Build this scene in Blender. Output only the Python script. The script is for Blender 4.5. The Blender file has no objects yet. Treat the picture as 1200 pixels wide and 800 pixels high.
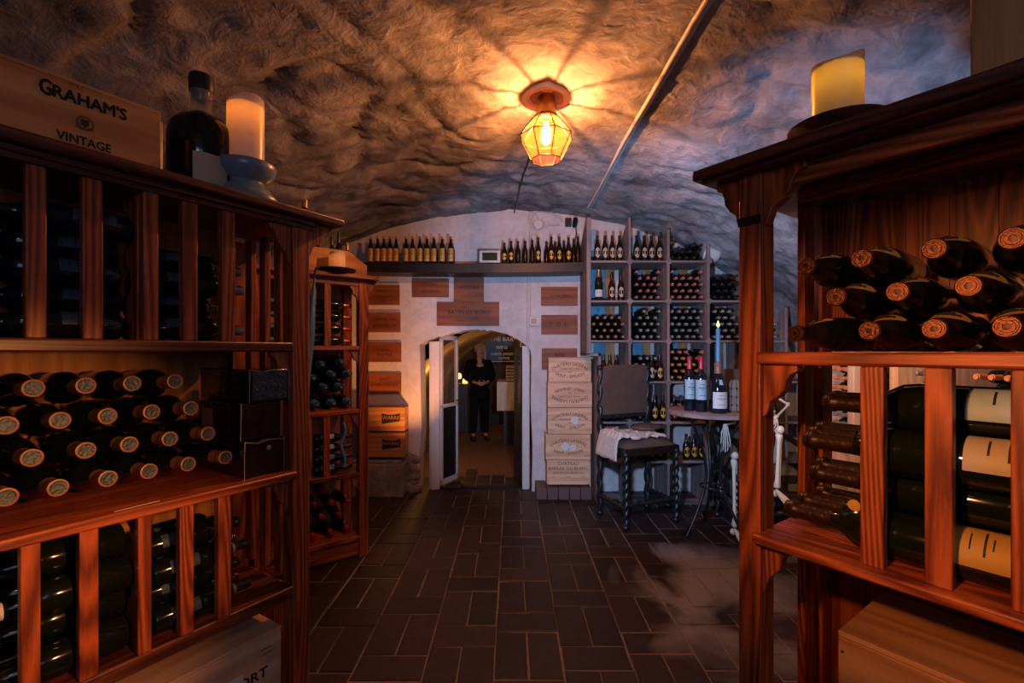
import bpy, math, random
from mathutils import Vector, Matrix, noise
random.seed(7)
R = math.radians
PI = math.pi
scn = bpy.context.scene
COL = scn.collection

# ------------------------------------------------------------------ camera
F = 550.0; CX, CY = 600.0, 411.0; H = 1.6
cam_d = bpy.data.cameras.new('camera')
cam_d.sensor_width = 36; cam_d.lens = F/1200*36; cam_d.shift_y = 11/1200
cam_d.clip_start = .05; cam_d.clip_end = 60
cam = bpy.data.objects.new('camera', cam_d); COL.objects.link(cam)
cam.location = (0, 0, H); cam.rotation_euler = (R(90), 0, 0)
scn.camera = cam

def at(px, py, Y):
    return Vector(((px-CX)/F*Y, Y, H-(py-CY)/F*Y))

# ------------------------------------------------------------------ materials
def new_mat(name):
    m = bpy.data.materials.new(name); m.use_nodes = True
    nt = m.node_tree
    b = nt.nodes['Principled BSDF']
    return m, nt, b
def setp(b, **k):
    names = {'color':'Base Color','rough':'Roughness','metal':'Metallic','spec':'Specular IOR Level','coat':'Coat Weight','coatr':'Coat Roughness','trans':'Transmission Weight','ior':'IOR','sheen':'Sheen Weight'}
    for a, v in k.items():
        i = b.inputs.get(names[a])
        if i is None: continue
        if a == 'color': i.default_value = (*v[:3], 1)
        else: i.default_value = v
def N(nt, t, **k):
    n = nt.nodes.new(t)
    for a, v in k.items(): setattr(n, a, v)
    return n
def plain(name, color, rough=.5, metal=0, spec=.5, coat=0, var=.12, bump=.0, scale=30):
    m, nt, b = new_mat(name)
    setp(b, color=color, rough=rough, metal=metal, spec=spec, coat=coat)
    tc = N(nt, 'ShaderNodeTexCoord'); nz = N(nt, 'ShaderNodeTexNoise')
    nz.inputs['Scale'].default_value = scale; nz.inputs['Detail'].default_value = 4
    nt.links.new(tc.outputs['Object'], nz.inputs['Vector'])
    mx = N(nt, 'ShaderNodeMix', data_type='RGBA')
    mx.inputs[6].default_value = (*[c*(1-var) for c in color], 1); mx.inputs[7].default_value = (*[min(1, c*(1+var)) for c in color], 1)
    nt.links.new(nz.outputs['Fac'], mx.inputs[0]); nt.links.new(mx.outputs[2], b.inputs['Base Color'])
    if bump:
        bp = N(nt, 'ShaderNodeBump'); bp.inputs['Strength'].default_value = bump; bp.inputs['Distance'].default_value = .004
        nt.links.new(nz.outputs['Fac'], bp.inputs['Height']); nt.links.new(bp.outputs['Normal'], b.inputs['Normal'])
    return m
def wood(name, c0, c1, axis='z', rough=.4, ring=44, coat=.0, bump=.25, c2=None):
    m, nt, b = new_mat(name)
    setp(b, rough=rough, coat=coat); b.inputs['Coat Roughness'].default_value = .25
    L = nt.links.new
    tc = N(nt, 'ShaderNodeTexCoord'); oi = N(nt, 'ShaderNodeObjectInfo')
    add = N(nt, 'ShaderNodeVectorMath', operation='MULTIPLY_ADD')
    cb = N(nt, 'ShaderNodeCombineXYZ')
    for i in range(3): L(oi.outputs['Random'], cb.inputs[i])
    add.inputs[1].default_value = (17, 23, 11)
    L(cb.outputs[0], add.inputs[0]); L(tc.outputs['Object'], add.inputs[2])
    mp = N(nt, 'ShaderNodeMapping')
    s = {'x': (.07, 1, 1), 'y': (1, .07, 1), 'z': (1, 1, .07)}[axis]
    mp.inputs['Scale'].default_value = s
    L(add.outputs[0], mp.inputs['Vector'])
    n1 = N(nt, 'ShaderNodeTexNoise'); n1.inputs['Scale'].default_value = 6; n1.inputs['Detail'].default_value = 1.5
    L(mp.outputs[0], n1.inputs['Vector'])
    mul = N(nt, 'ShaderNodeMath', operation='MULTIPLY'); mul.inputs[1].default_value = ring
    L(n1.outputs['Fac'], mul.inputs[0])
    sn = N(nt, 'ShaderNodeMath', operation='PINGPONG'); sn.inputs[1].default_value = 1
    L(mul.outputs[0], sn.inputs[0])
    n2 = N(nt, 'ShaderNodeTexNoise'); n2.inputs['Scale'].default_value = 200; n2.inputs['Detail'].default_value = 3
    L(mp.outputs[0], n2.inputs['Vector'])
    mixf = N(nt, 'ShaderNodeMath', operation='MULTIPLY_ADD'); mixf.inputs[1].default_value = .6
    L(n2.outputs['Fac'], mixf.inputs[0])
    h = N(nt, 'ShaderNodeMath', operation='MULTIPLY'); h.inputs[1].default_value = .62
    L(sn.outputs[0], h.inputs[0]); L(h.outputs[0], mixf.inputs[2])
    rp = N(nt, 'ShaderNodeValToRGB')
    rp.color_ramp.elements[0].position = .25; rp.color_ramp.elements[0].color = (*c0, 1)
    rp.color_ramp.elements[1].position = .85; rp.color_ramp.elements[1].color = (*c1, 1)
    L(mixf.outputs[0], rp.inputs[0]); L(rp.outputs[0], b.inputs['Base Color'])
    bp = N(nt, 'ShaderNodeBump'); bp.inputs['Strength'].default_value = bump; bp.inputs['Distance'].default_value = .002
    L(mixf.outputs[0], bp.inputs['Height']); L(bp.outputs['Normal'], b.inputs['Normal'])
    return m
def woods(name, c0, c1, **k):
    return {a: wood(name+'_'+a, c0, c1, axis=a, **k) for a in 'xyz'}
RED = woods('stained redwood', (.46, .105, .024), (.14, .024, .008), rough=.45, coat=.06)
REDD = woods('dark stained redwood', (.15, .040, .020), (.05, .013, .008), rough=.42, coat=.1)
PINK = woods('worn redwood', (.38, .13, .08), (.16, .045, .028), rough=.5)
PINE = woods('pine box wood', (.52, .25, .085), (.34, .14, .042), rough=.6, ring=14, bump=.1)
PALE = woods('pale crate wood', (.80, .50, .30), (.60, .34, .19), rough=.65, ring=12, bump=.15)
PLAQ = woods('brown crate wood', (.28, .078, .018), (.16, .038, .009), rough=.6, ring=12, bump=.15)
GREYW = woods('painted grey timber', (.30, .23, .21), (.18, .13, .125), rough=.7, ring=9, bump=.2)
DARKW = woods('black stained wood', (.014, .008, .006), (.006, .004, .003), rough=.45)

def glassy(name, c, rough=.12, coat=0.0):
    return plain(name, c, rough=rough, spec=.5, coat=coat, var=.3, scale=12)
M = {}
M['glass'] = glassy('dark green bottle glass', (.006, .009, .006), .1)
M['glass_brown'] = glassy('brown bottle glass', (.014, .006, .003), .14)
M['glass_blue'] = glassy('blue black bottle glass', (.006, .010, .018), .1)
M['cap_pink'] = plain('pink capsule foil', (.45, .13, .13), .4, var=.1)
M['cap_red'] = plain('red capsule foil', (.55, .02, .05), .3, coat=.4)
M['cap_silver'] = plain('silver capsule foil', (.42, .40, .38), .35, metal=.6)
M['cap_brown'] = plain('brown capsule foil', (.26, .12, .075), .45)
M['cap_orange'] = plain('orange capsule foil', (.60, .20, .07), .4)
M['cap_dark'] = plain('black capsule foil', (.02, .018, .018), .3)
M['cap_gold'] = plain('gold capsule foil', (.55, .30, .07), .3, metal=.7)
M['cap_amber'] = plain('amber capsule foil', (.32, .11, .02), .45)
M['cap_slate'] = plain('slate embossed foil', (.030, .055, .075), .38, metal=.3, var=.5, bump=.8, scale=120)
M['cap_blue'] = plain('blue capsule foil', (.07, .22, .42), .4)
M['copper'] = plain('copper foil', (.13, .045, .022), .36, metal=.65, var=.25, bump=.5, scale=150)
M['bronze'] = plain('dark bronze foil', (.035, .016, .012), .38, metal=.5, var=.3, bump=.4, scale=90)
M['label_cream'] = plain('cream paper label', (.44, .36, .26), .6, var=.06)
M['label_white'] = plain('white paper label', (.62, .62, .60), .6, var=.05)
M['label_gold'] = plain('gold paper label', (.60, .34, .06), .45, metal=.2, var=.15)
M['label_blue'] = plain('pale blue paper label', (.35, .48, .56), .55, var=.06)
M['label_yellow'] = plain('yellow paper label', (.44, .25, .05), .6, var=.08)
M['ink'] = plain('black print ink', (.012, .008, .007), .7)
M['ink_brown'] = plain('branded burnt ink', (.07, .025, .015), .8)
M['chalk'] = plain('white chalk', (.75, .72, .66), .9)
M['plasterwhite'] = plain('white enamel paint', (.62, .58, .55), .5, bump=.2)
M['black'] = plain('black painted metal', (.012, .012, .013), .4)
M['blackw'] = plain('black plastic wrap', (.012, .011, .011), .16, coat=.5, bump=1.0, scale=22)
M['leather'] = plain('brown worn leather', (.11, .07, .055), .38, var=.35, bump=.3, scale=9)
M['fleece'] = plain('cream sheepskin', (.62, .52, .44), .95, bump=1.0, scale=90)
M['ceramic'] = plain('blue grey glazed ceramic', (.17, .22, .27), .3, coat=.3, var=.25, scale=18)
M['bone'] = plain('ivory bone', (.62, .58, .48), .55, bump=.3, scale=40)
M['brass'] = plain('aged brass', (.26, .15, .05), .35, metal=.8)
M['skin'] = plain('skin', (.42, .22, .14), .6)
M['hair'] = plain('blonde hair', (.55, .25, .08), .5, var=.4, scale=120)
M['clothes'] = plain('black cloth', (.008, .007, .007), .95, spec=.05)
M['cable'] = plain('dark cable sheath', (.05, .04, .04), .5)
M['pipe'] = plain('white conduit plastic', (.55, .50, .46), .45)
M['screen'] = plain('dark display screen', (.02, .03, .025), .15)
M['linen'] = plain('white linen', (.6, .57, .52), .8, bump=.3)
M['iron'] = plain('black wrought iron', (.02, .02, .022), .38, metal=.5)

# translucent / glass shaders
def trans_mat(name, color, f_trans, f_clear, rough=.3):
    m = bpy.data.materials.new(name); m.use_nodes = True; nt = m.node_tree; nt.nodes.clear(); L = nt.links.new
    o = N(nt, 'ShaderNodeOutputMaterial')
    nz = N(nt, 'ShaderNodeTexNoise'); nz.inputs['Scale'].default_value = 25
    tc = N(nt, 'ShaderNodeTexCoord'); L(tc.outputs['Object'], nz.inputs['Vector'])
    mx = N(nt, 'ShaderNodeMix', data_type='RGBA'); mx.inputs[6].default_value = (*[c*.8 for c in color], 1); mx.inputs[7].default_value = (*color, 1)
    L(nz.outputs['Fac'], mx.inputs[0])
    d = N(nt, 'ShaderNodeBsdfPrincipled'); d.inputs['Roughness'].default_value = rough; L(mx.outputs[2], d.inputs['Base Color'])
    t = N(nt, 'ShaderNodeBsdfTranslucent'); L(mx.outputs[2], t.inputs['Color'])
    c = N(nt, 'ShaderNodeBsdfTransparent'); c.inputs['Color'].default_value = (1, .93, .8, 1)
    m1 = N(nt, 'ShaderNodeMixShader'); m1.inputs[0].default_value = f_trans; L(d.outputs[0], m1.inputs[1]); L(t.outputs[0], m1.inputs[2])
    m2 = N(nt, 'ShaderNodeMixShader'); m2.inputs[0].default_value = f_clear; L(m1.outputs[0], m2.inputs[1]); L(c.outputs[0], m2.inputs[2])
    L(m2.outputs[0], o.inputs['Surface'])
    return m
M['lantern_glass'] = trans_mat('frosted amber lantern glass', (.20, .062, .016), .8, .70)
M['wax'] = trans_mat('candle wax', (.80, .73, .66), .40, 0)
M['label_navy'] = plain('dark navy paper label', (.035, .06, .085), .4, var=.3)
M['wax_dim'] = trans_mat('yellow candle wax', (.62, .52, .36), .42, 0)
M['pane'] = trans_mat('door window glass', (.25, .2, .16), .0, .82, .05)
M['clear'] = trans_mat('clear bottle glass', (.55, .5, .45), .2, .55, .05)
def emit(name, color, s):
    m = bpy.data.materials.new(name); m.use_nodes = True; nt = m.node_tree; nt.nodes.clear()
    o = N(nt, 'ShaderNodeOutputMaterial'); e = N(nt, 'ShaderNodeEmission'); e.inputs[0].default_value = (*color, 1); e.inputs[1].default_value = s
    nt.links.new(e.outputs[0], o.inputs[0]); return m
M['bulb'] = emit('glowing bulb', (1, .62, .25), 70)
_nt = M['bulb'].node_tree; _tr = N(_nt, 'ShaderNodeBsdfTransparent'); _mx = N(_nt, 'ShaderNodeMixShader'); _mx.inputs[0].default_value = .2
_em = [n for n in _nt.nodes if n.type == 'EMISSION'][0]; _nt.links.new(_tr.outputs[0], _mx.inputs[1]); _nt.links.new(_em.outputs[0], _mx.inputs[2])
_nt.links.new(_mx.outputs[0], [n for n in _nt.nodes if n.type == 'OUTPUT_MATERIAL'][0].inputs[0])
M['flame'] = emit('candle flame', (1, .55, .12), 6)
M['strip'] = emit('warm lamp glow', (1, .45, .1), 2.5)

def plaster(name, c0, c1, c2, bump=.7, scale=1.0, dirt=.55):
    m, nt, b = new_mat(name); L = nt.links.new; setp(b, rough=.85, spec=.25)
    tc = N(nt, 'ShaderNodeTexCoord')
    mp = N(nt, 'ShaderNodeMapping'); mp.inputs['Scale'].default_value = (scale,)*3; L(tc.outputs['Object'], mp.inputs[0])
    n1 = N(nt, 'ShaderNodeTexNoise'); n1.inputs['Scale'].default_value = 1.6; n1.inputs['Detail'].default_value = 8; n1.inputs['Roughness'].default_value = .65; n1.inputs['Distortion'].default_value = .5
    n2 = N(nt, 'ShaderNodeTexNoise'); n2.inputs['Scale'].default_value = 9; n2.inputs['Detail'].default_value = 8; n2.inputs['Distortion'].default_value = .8
    n3 = N(nt, 'ShaderNodeTexNoise'); n3.inputs['Scale'].default_value = 48; n3.inputs['Detail'].default_value = 4
    for n in (n1, n2, n3): L(mp.outputs[0], n.inputs['Vector'])
    rp = N(nt, 'ShaderNodeValToRGB'); e = rp.color_ramp.elements
    e[0].position = .36; e[0].color = (*c0, 1); e[1].position = .66; e[1].color = (*c2, 1)
    k = e.new(.5); k.color = (*c1, 1)
    L(n1.outputs['Fac'], rp.inputs[0])
    mx = N(nt, 'ShaderNodeMix', data_type='RGBA', blend_type='MULTIPLY'); mx.inputs[0].default_value = dirt
    r2 = N(nt, 'ShaderNodeValToRGB'); r2.color_ramp.elements[0].position = .3; r2.color_ramp.elements[0].color = (.35, .33, .33, 1); r2.color_ramp.elements[1].position = .6
    L(n2.outputs['Fac'], r2.inputs[0]); L(rp.outputs[0], mx.inputs[6]); L(r2.outputs[0], mx.inputs[7]); L(mx.outputs[2], b.inputs['Base Color'])
    a = N(nt, 'ShaderNodeMath', operation='MULTIPLY_ADD'); a.inputs[1].default_value = .25; L(n3.outputs['Fac'], a.inputs[0]); L(n2.outputs['Fac'], a.inputs[2])
    bp = N(nt, 'ShaderNodeBump'); bp.inputs['Strength'].default_value = bump; bp.inputs['Distance'].default_value = .035
    L(a.outputs[0], bp.inputs['Height']); L(bp.outputs['Normal'], b.inputs['Normal'])
    return m
M['vault'] = plaster('rough limewashed vault plaster', (.14, .138, .15), (.30, .29, .30), (.44, .42, .43), .5, 1.0, .55)
M['wall'] = plaster('white wall plaster', (.56, .51, .50), (.63, .58, .57), (.68, .64, .63), .22, 1.3, .2)
M['wallside'] = plaster('grey wall plaster', (.16, .14, .13), (.26, .22, .21), (.34, .30, .29), .6)
M['bluelitplaster'] = plaster('plaster with blue light painted in', (.10, .28, .42), (.12, .33, .50), (.16, .38, .55), .2)  # colour holds the blue light falling into the bins
M['ochre'] = plaster('ochre plaster', (.30, .20, .10), (.42, .28, .13), (.5, .34, .16), .3)

def brick_mat():
    m, nt, b = new_mat('dark clay paver'); L = nt.links.new
    at_ = N(nt, 'ShaderNodeVertexColor', layer_name='tint')
    tc = N(nt, 'ShaderNodeTexCoord')
    n1 = N(nt, 'ShaderNodeTexNoise'); n1.inputs['Scale'].default_value = 14; n1.inputs['Detail'].default_value = 8
    n2 = N(nt, 'ShaderNodeTexNoise'); n2.inputs['Scale'].default_value = 120; n2.inputs['Detail'].default_value = 3
    n4 = N(nt, 'ShaderNodeTexNoise'); n4.inputs['Scale'].default_value = 1.3; n4.inputs['Detail'].default_value = 7; n4.inputs['Distortion'].default_value = 1.2
    for n in (n1, n2, n4): L(tc.outputs['Object'], n.inputs['Vector'])
    mx = N(nt, 'ShaderNodeMix', data_type='RGBA', blend_type='MULTIPLY'); mx.inputs[0].default_value = .7
    r = N(nt, 'ShaderNodeValToRGB'); r.color_ramp.elements[0].position = .3; r.color_ramp.elements[0].color = (.35, .32, .32, 1); r.color_ramp.elements[1].position = .7
    L(n1.outputs['Fac'], r.inputs[0]); L(at_.outputs['Color'], mx.inputs[6]); L(r.outputs[0], mx.inputs[7])
    # worn pale limescale specks and a patch of cool light painted in on the right
    r3 = N(nt, 'ShaderNodeValToRGB'); r3.color_ramp.elements[0].position = .70; r3.color_ramp.elements[0].color = (0, 0, 0, 1); r3.color_ramp.elements[1].position = .74; r3.color_ramp.elements[1].color = (.5, .5, .5, 1)
    L(n2.outputs['Fac'], r3.inputs[0])
    m3 = N(nt, 'ShaderNodeMix', data_type='RGBA'); m3.inputs[7].default_value = (.20, .15, .14, 1)
    L(r3.outputs[0], m3.inputs[0]); L(mx.outputs[2], m3.inputs[6])
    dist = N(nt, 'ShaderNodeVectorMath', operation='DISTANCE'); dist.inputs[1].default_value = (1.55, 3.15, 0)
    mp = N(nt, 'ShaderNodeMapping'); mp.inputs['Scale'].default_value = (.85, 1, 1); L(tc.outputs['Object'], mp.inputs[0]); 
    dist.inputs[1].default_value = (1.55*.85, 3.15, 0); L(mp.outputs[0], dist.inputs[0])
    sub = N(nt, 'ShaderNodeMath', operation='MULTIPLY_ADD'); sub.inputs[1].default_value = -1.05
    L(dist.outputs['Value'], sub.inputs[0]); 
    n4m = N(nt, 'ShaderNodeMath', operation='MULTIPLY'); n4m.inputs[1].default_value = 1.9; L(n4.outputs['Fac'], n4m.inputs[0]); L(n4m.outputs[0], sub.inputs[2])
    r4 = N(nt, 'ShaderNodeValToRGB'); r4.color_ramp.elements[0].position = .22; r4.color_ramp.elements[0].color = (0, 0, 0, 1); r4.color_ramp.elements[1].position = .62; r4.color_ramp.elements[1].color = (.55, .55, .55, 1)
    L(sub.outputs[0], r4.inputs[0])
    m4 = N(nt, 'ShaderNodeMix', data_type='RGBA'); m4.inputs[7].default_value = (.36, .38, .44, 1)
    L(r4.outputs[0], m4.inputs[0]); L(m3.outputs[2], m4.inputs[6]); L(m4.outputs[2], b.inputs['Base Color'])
    b.inputs['Roughness'].default_value = .5; b.inputs['Specular IOR Level'].default_value = .4
    bp = N(nt, 'ShaderNodeBump'); bp.inputs['Strength'].default_value = .5; bp.inputs['Distance'].default_value = .006
    L(n1.outputs['Fac'], bp.inputs['Height']); L(bp.outputs['Normal'], b.inputs['Normal'])
    return m
M['brick'] = brick_mat()
M['mortar'] = plain('pale mortar', (.18, .145, .14), .9, var=.5, bump=.6, scale=25)

# ------------------------------------------------------------------ mesh builder
class MB:
    def __init__(s): s.v = []; s.f = []; s.m = []; s.xf = Matrix()
    def add(s, vs, fs, mi=0, mat=None):
        n = len(s.v); T = s.xf @ mat if mat is not None else s.xf
        s.v += [T @ Vector(p) for p in vs]
        s.f += [tuple(i+n for i in f) for f in fs]; s.m += [mi]*len(fs)
        return s
    def box(s, a, b, mi=0, mat=None):
        x0, y0, z0 = [min(p, q) for p, q in zip(a, b)]; x1, y1, z1 = [max(p, q) for p, q in zip(a, b)]
        vs = [(x0,y0,z0),(x1,y0,z0),(x1,y1,z0),(x0,y1,z0),(x0,y0,z1),(x1,y0,z1),(x1,y1,z1),(x0,y1,z1)]
        fs = [(0,3,2,1),(4,5,6,7),(0,1,5,4),(1,2,6,5),(2,3,7,6),(3,0,4,7)]
        return s.add(vs, fs, mi, mat)
    def prism(s, poly, a, b, axis='y', mi=0, mat=None):
        """poly in the two other axes, extruded a..b along axis"""
        def P(p, t):
            if axis == 'y': return (p[0], t, p[1])
            if axis == 'x': return (t, p[0], p[1])
            return (p[0], p[1], t)
        n = len(poly); vs = [P(p, a) for p in poly]+[P(p, b) for p in poly]
        fs = [tuple(range(n)), tuple(range(2*n-1, n-1, -1))]
        fs += [(i, i+n, (i+1) % n+n, (i+1) % n) for i in range(n)]
        return s.add(vs, fs, mi, mat)
    def lathe(s, prof, seg=24, mi=0, mat=None, a0=0, a1=2*PI, mids=None):
        full = abs(a1-a0-2*PI) < 1e-6; k = seg if full else seg+1
        vs = []; fs = []; ms = []
        for r, z in prof:
            for j in range(k):
                a = a0+(a1-a0)*j/seg; vs.append((r*math.cos(a), r*math.sin(a), z))
        for i in range(len(prof)-1):
            for j in range(seg):
                j2 = (j+1) % k if full else j+1
                fs.append((i*k+j, i*k+j2, (i+1)*k+j2, (i+1)*k+j)); ms.append(mids[i] if mids else mi)
        n0 = len(s.m); s.add(vs, fs, mi, mat); s.m[n0:] = ms
        return s
    def tube(s, pts, r, seg=8, mi=0, cap=True, twist=None):
        pts = [Vector(p) for p in pts]; n = len(pts)
        rs = r if isinstance(r, (list, tuple)) else [r]*n
        vs = []; fs = []; up = None
        for i, p in enumerate(pts):
            t = (pts[min(i+1, n-1)]-pts[max(i-1, 0)])
            if t.length < 1e-9: t = Vector((0, 0, 1))
            t.normalize()
            if up is None:
                up = Vector((0, 0, 1)) if abs(t.z) < .9 else Vector((1, 0, 0))
            x = up-t*up.dot(t)
            if x.length < 1e-6: x = t.orthogonal()
            x.normalize(); y = t.cross(x); up = x
            for j in range(seg):
                a = 2*PI*j/seg; rr = rs[i]
                if twist: rr *= 1+.33*math.cos(2*(a-twist*i))
                vs.append(p+x*math.cos(a)*rr+y*math.sin(a)*rr)
        for i in range(n-1):
            for j in range(seg):
                fs.append((i*seg+j, i*seg+(j+1) % seg, (i+1)*seg+(j+1) % seg, (i+1)*seg+j))
        if cap:
            fs.append(tuple(range(seg-1, -1, -1))); fs.append(tuple((n-1)*seg+j for j in range(seg)))
        return s.add(vs, fs, mi)
    def ball(s, c, r, seg=14, mi=0, sc=(1, 1, 1), nz=0, rot=None):
        vs = []; fs = []; rings = seg//2
        for i in range(rings+1):
            th = PI*i/rings
            for j in range(seg):
                a = 2*PI*j/seg; d = Vector((math.sin(th)*math.cos(a)*sc[0], math.sin(th)*math.sin(a)*sc[1], math.cos(th)*sc[2]))*r
                if rot: d = rot @ d
                p = Vector(c)+d
                if nz: p += d.normalized()*noise.noise(p*14)*nz
                vs.append(p)
        for i in range(rings):
            for j in range(seg):
                fs.append((i*seg+j, (i+1)*seg+j, (i+1)*seg+(j+1) % seg, i*seg+(j+1) % seg))
        return s.add(vs, fs, mi)
    def mesh(s, name, mats, sharp=35, weld=False):
        me = bpy.data.meshes.new(name)
        me.from_pydata([tuple(v) for v in s.v], [], s.f)
        for m in (mats if isinstance(mats, (list, tuple)) else [mats]): me.materials.append(m)
        for p, mi in zip(me.polygons, s.m): p.material_index = mi; p.use_smooth = True
        me.validate(); 
        me.set_sharp_from_angle(angle=R(sharp))
        return me
    def build(s, name, mats, parent=None, sharp=35, bevel=0, matrix=None):
        o = bpy.data.objects.new(name, s.mesh(name, mats, sharp)); COL.objects.link(o)
        if parent: o.parent = parent
        if matrix is not None: o.matrix_world = matrix
        if bevel:
            b = o.modifiers.new('edge', 'BEVEL'); b.width = bevel; b.segments = 2; b.limit_method = 'ANGLE'; b.angle_limit = R(40)
        return o
def tag(o, label=None, cat=None, group=None, kind=None):
    if label: o['label'] = label
    if cat: o['category'] = cat
    if group: o['group'] = group
    if kind: o['kind'] = kind
    return o
def empty(name, mat, label=None, cat=None, group=None):
    o = bpy.data.objects.new(name, None); COL.objects.link(o); o.empty_display_size = .1
    o.matrix_world = mat if isinstance(mat, Matrix) else Matrix.Translation(mat)
    return tag(o, label, cat, group)
def copy_tree(o, parent=None):
    c = o.copy(); COL.objects.link(c)
    if parent: c.parent = parent
    for ch in KIDS.get(o.name, []): copy_tree(ch, c)
    return c
KIDS = {}
def kid(parent, ch): KIDS.setdefault(parent.name, []).append(ch); return ch

# frames of the splayed racks: x to the right in the picture, y into the rack, z up
class Frame:
    def __init__(s, O, U):
        s.O = Vector((O[0], O[1], 0)); s.U = Vector((U[0], U[1], 0)).normalized(); s.V = Vector((-s.U.y, s.U.x, 0))
        s.M = Matrix(((s.U.x, s.V.x, 0, s.O.x), (s.U.y, s.V.y, 0, s.O.y), (0, 0, 1, 0), (0, 0, 0, 1)))
        s.cam = s.M.inverted() @ Vector((0, 0, H))
        s.R3 = s.M.to_3x3().inverted()
    def uz(s, px, py, v=0.0):
        d = s.R3 @ Vector(((px-CX)/F, 1, -(py-CY)/F))
        t = (v-s.cam.y)/d.y; p = s.cam+d*t
        return p.x, p.z
    def u(s, px, v=0.0): return s.uz(px, CY, v)[0]
    def W(s, u, v, z): return s.M @ Vector((u, v, z))
def orient(pos, axis, roll=0.0):
    q = Vector(axis).normalized().to_track_quat('Z', 'Y')
    return Matrix.Translation(Vector(pos)) @ q.to_matrix().to_4x4() @ Matrix.Rotation(roll, 4, 'Z')

# ------------------------------------------------------------------ lettering
_tcache = {}
def text_geom(s, size, spacing=1.0):
    k = (s, size, spacing)
    if k in _tcache: return _tcache[k]
    cu = bpy.data.curves.new('t', 'FONT'); cu.body = s; cu.size = size; cu.align_x = 'CENTER'; cu.align_y = 'CENTER'; cu.resolution_u = 2; cu.space_character = spacing
    o = bpy.data.objects.new('t', cu); COL.objects.link(o)
    dg = bpy.context.evaluated_depsgraph_get(); dg.update()
    me = o.evaluated_get(dg).to_mesh()
    vs = [v.co.copy() for v in me.vertices]; fs = [tuple(p.vertices) for p in me.polygons]
    o.evaluated_get(dg).to_mesh_clear(); bpy.data.objects.remove(o); bpy.data.curves.remove(cu)
    _tcache[k] = (vs, fs); return vs, fs
def fit_text(mb, s, x0, x1, z, y, size, bold=.0012):
    vs, fs = text_geom(s, size); a = min(p.x for p in vs); b = max(p.x for p in vs); k = (x1-x0)/(b-a)
    for ox, oz in ((0, 0), (bold, 0), (-bold, 0), (0, bold), (0, -bold)):
        mb.add([(x0+(p.x-a)*k+ox, y-abs(ox+oz)*.1, z+p.y+oz) for p in vs], fs)
def add_text(mb, s, size, x, z, y=0.0, arc=0.0, flip=False, mi=0, bold=0, spacing=1.0, sx=1.0):
    """flat lettering in the local xz plane at depth y (facing -y); arc = bend radius (+ arches up)"""
    vs, fs = text_geom(s, size, spacing); out = []
    for p in vs:
        a, b = p.x*sx, p.y
        if arc:
            th = a/abs(arc)
            if arc > 0: a, b = (arc+b)*math.sin(th), (arc+b)*math.cos(th)-arc
            else: a, b = (-arc-b)*math.sin(th), -((-arc-b)*math.cos(th))-arc
        if flip: a, b = -a, -b
        out.append((x+a, y, z+b))
    mb.add(out, fs, mi); return mb
# ------------------------------------------------------------------ the setting
A_, B_, ZC = 3.3, 2.19, 1.0
YW = 5.35
def vault_z(x): return ZC+B_*math.sqrt(max(0, 1-(x/A_)**2))
def fbm(p, o=4): return noise.fractal(p, .9, 2.1, o)
cracks = [((-.75, 1.35), (-.2, 2.05)), ((-.2, 2.05), (.1, 2.0)), ((-.2, 2.05), (-.55, 1.3)), ((.1, 2.0), (.35, 1.5)), ((-.75, 1.35), (-1.3, 1.1)), ((-.2, 2.05), (-.05, 1.35))]
def segd(x, y):
    dm = 9
    for (ax, ay), (bx, by) in cracks:
        t = max(0, min(1, ((x-ax)*(bx-ax)+(y-ay)*(by-ay))/((bx-ax)**2+(by-ay)**2)))
        dm = min(dm, math.hypot(x-ax-t*(bx-ax), y-ay-t*(by-ay)))
    return dm
def vault_pt(th, y):
    y1 = YW+.02
    x = -A_*math.cos(th); z = ZC+B_*math.sin(th)
    n = Vector((-math.cos(th)*B_, 0, math.sin(th)*A_)).normalized()
    p = Vector((x, y, z))
    d = .075*noise.noise(p*1.1)+.045*noise.noise(p*2.7)+.02*fbm(p*6)+.010*fbm(p*17, 3)
    rid = abs(noise.noise(Vector((x*2.1, y*1.5, z*2.1))+Vector((5, 1, 2)))); d += .03*max(0, .12-rid)/.12
    # loose stones showing where the plaster has come off, over the middle of the room
    q = Vector((x*1.0, y*.9, 0)); w = max(0, 1-math.hypot((x+.35)/1.1, (y-1.25)/.85))
    if w > 0:
        w = min(1, w*2.2); d2 = segd(x+.05*noise.noise(p*5), y+.05*noise.noise(p*5+Vector((9, 0, 0))))
        d += w*(.05*noise.noise(p*3.3+Vector((3, 3, 3)))+.07*math.exp(-(d2/.035)**2)-.03)
    edge = min(1, max(0, (y1-y)/.3)); d *= .35+.65*edge
    if z > 2: d *= min(1, .18+abs(x-.82)/.45)
    d *= .35+.65*min(1, math.hypot(x-.21, y-2.93)/1.5)
    if z < 1.5: d *= .6
    return p+n*d
def vault_z2(x, y): return vault_pt(math.acos(-x/A_), y).z
def build_vault():
    nx, ny = 230, 250; vs = []; fs = []
    y0, y1 = -2.6, YW+.02
    for j in range(ny+1):
        for i in range(nx+1): vs.append(vault_pt(PI*(.02+.96*i/nx), y0+(y1-y0)*j/ny))
    k = nx+1
    for j in range(ny):
        for i in range(nx):
            fs.append((j*k+i, (j+1)*k+i, (j+1)*k+i+1, j*k+i+1))
    mb = MB(); mb.add(vs, fs); o = mb.build('ceiling', M['vault'], sharp=80); tag(o, kind='structure'); return o
build_vault()

# walls
def wall_box(name, a, b, m):
    return tag(MB().box(a, b).build(name, m), kind='structure')
wall_box('wall_left', (-3.45, -2.6, -.05), (-3.27, YW, 1.12), M['wallside'])
wall_box('wall_right', (3.27, -2.6, -.05), (3.45, YW, 1.12), M['wallside'])
wall_box('wall_rear', (-3.45, -2.75, -.05), (3.45, -2.55, 3.4), M['wallside'])
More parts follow.
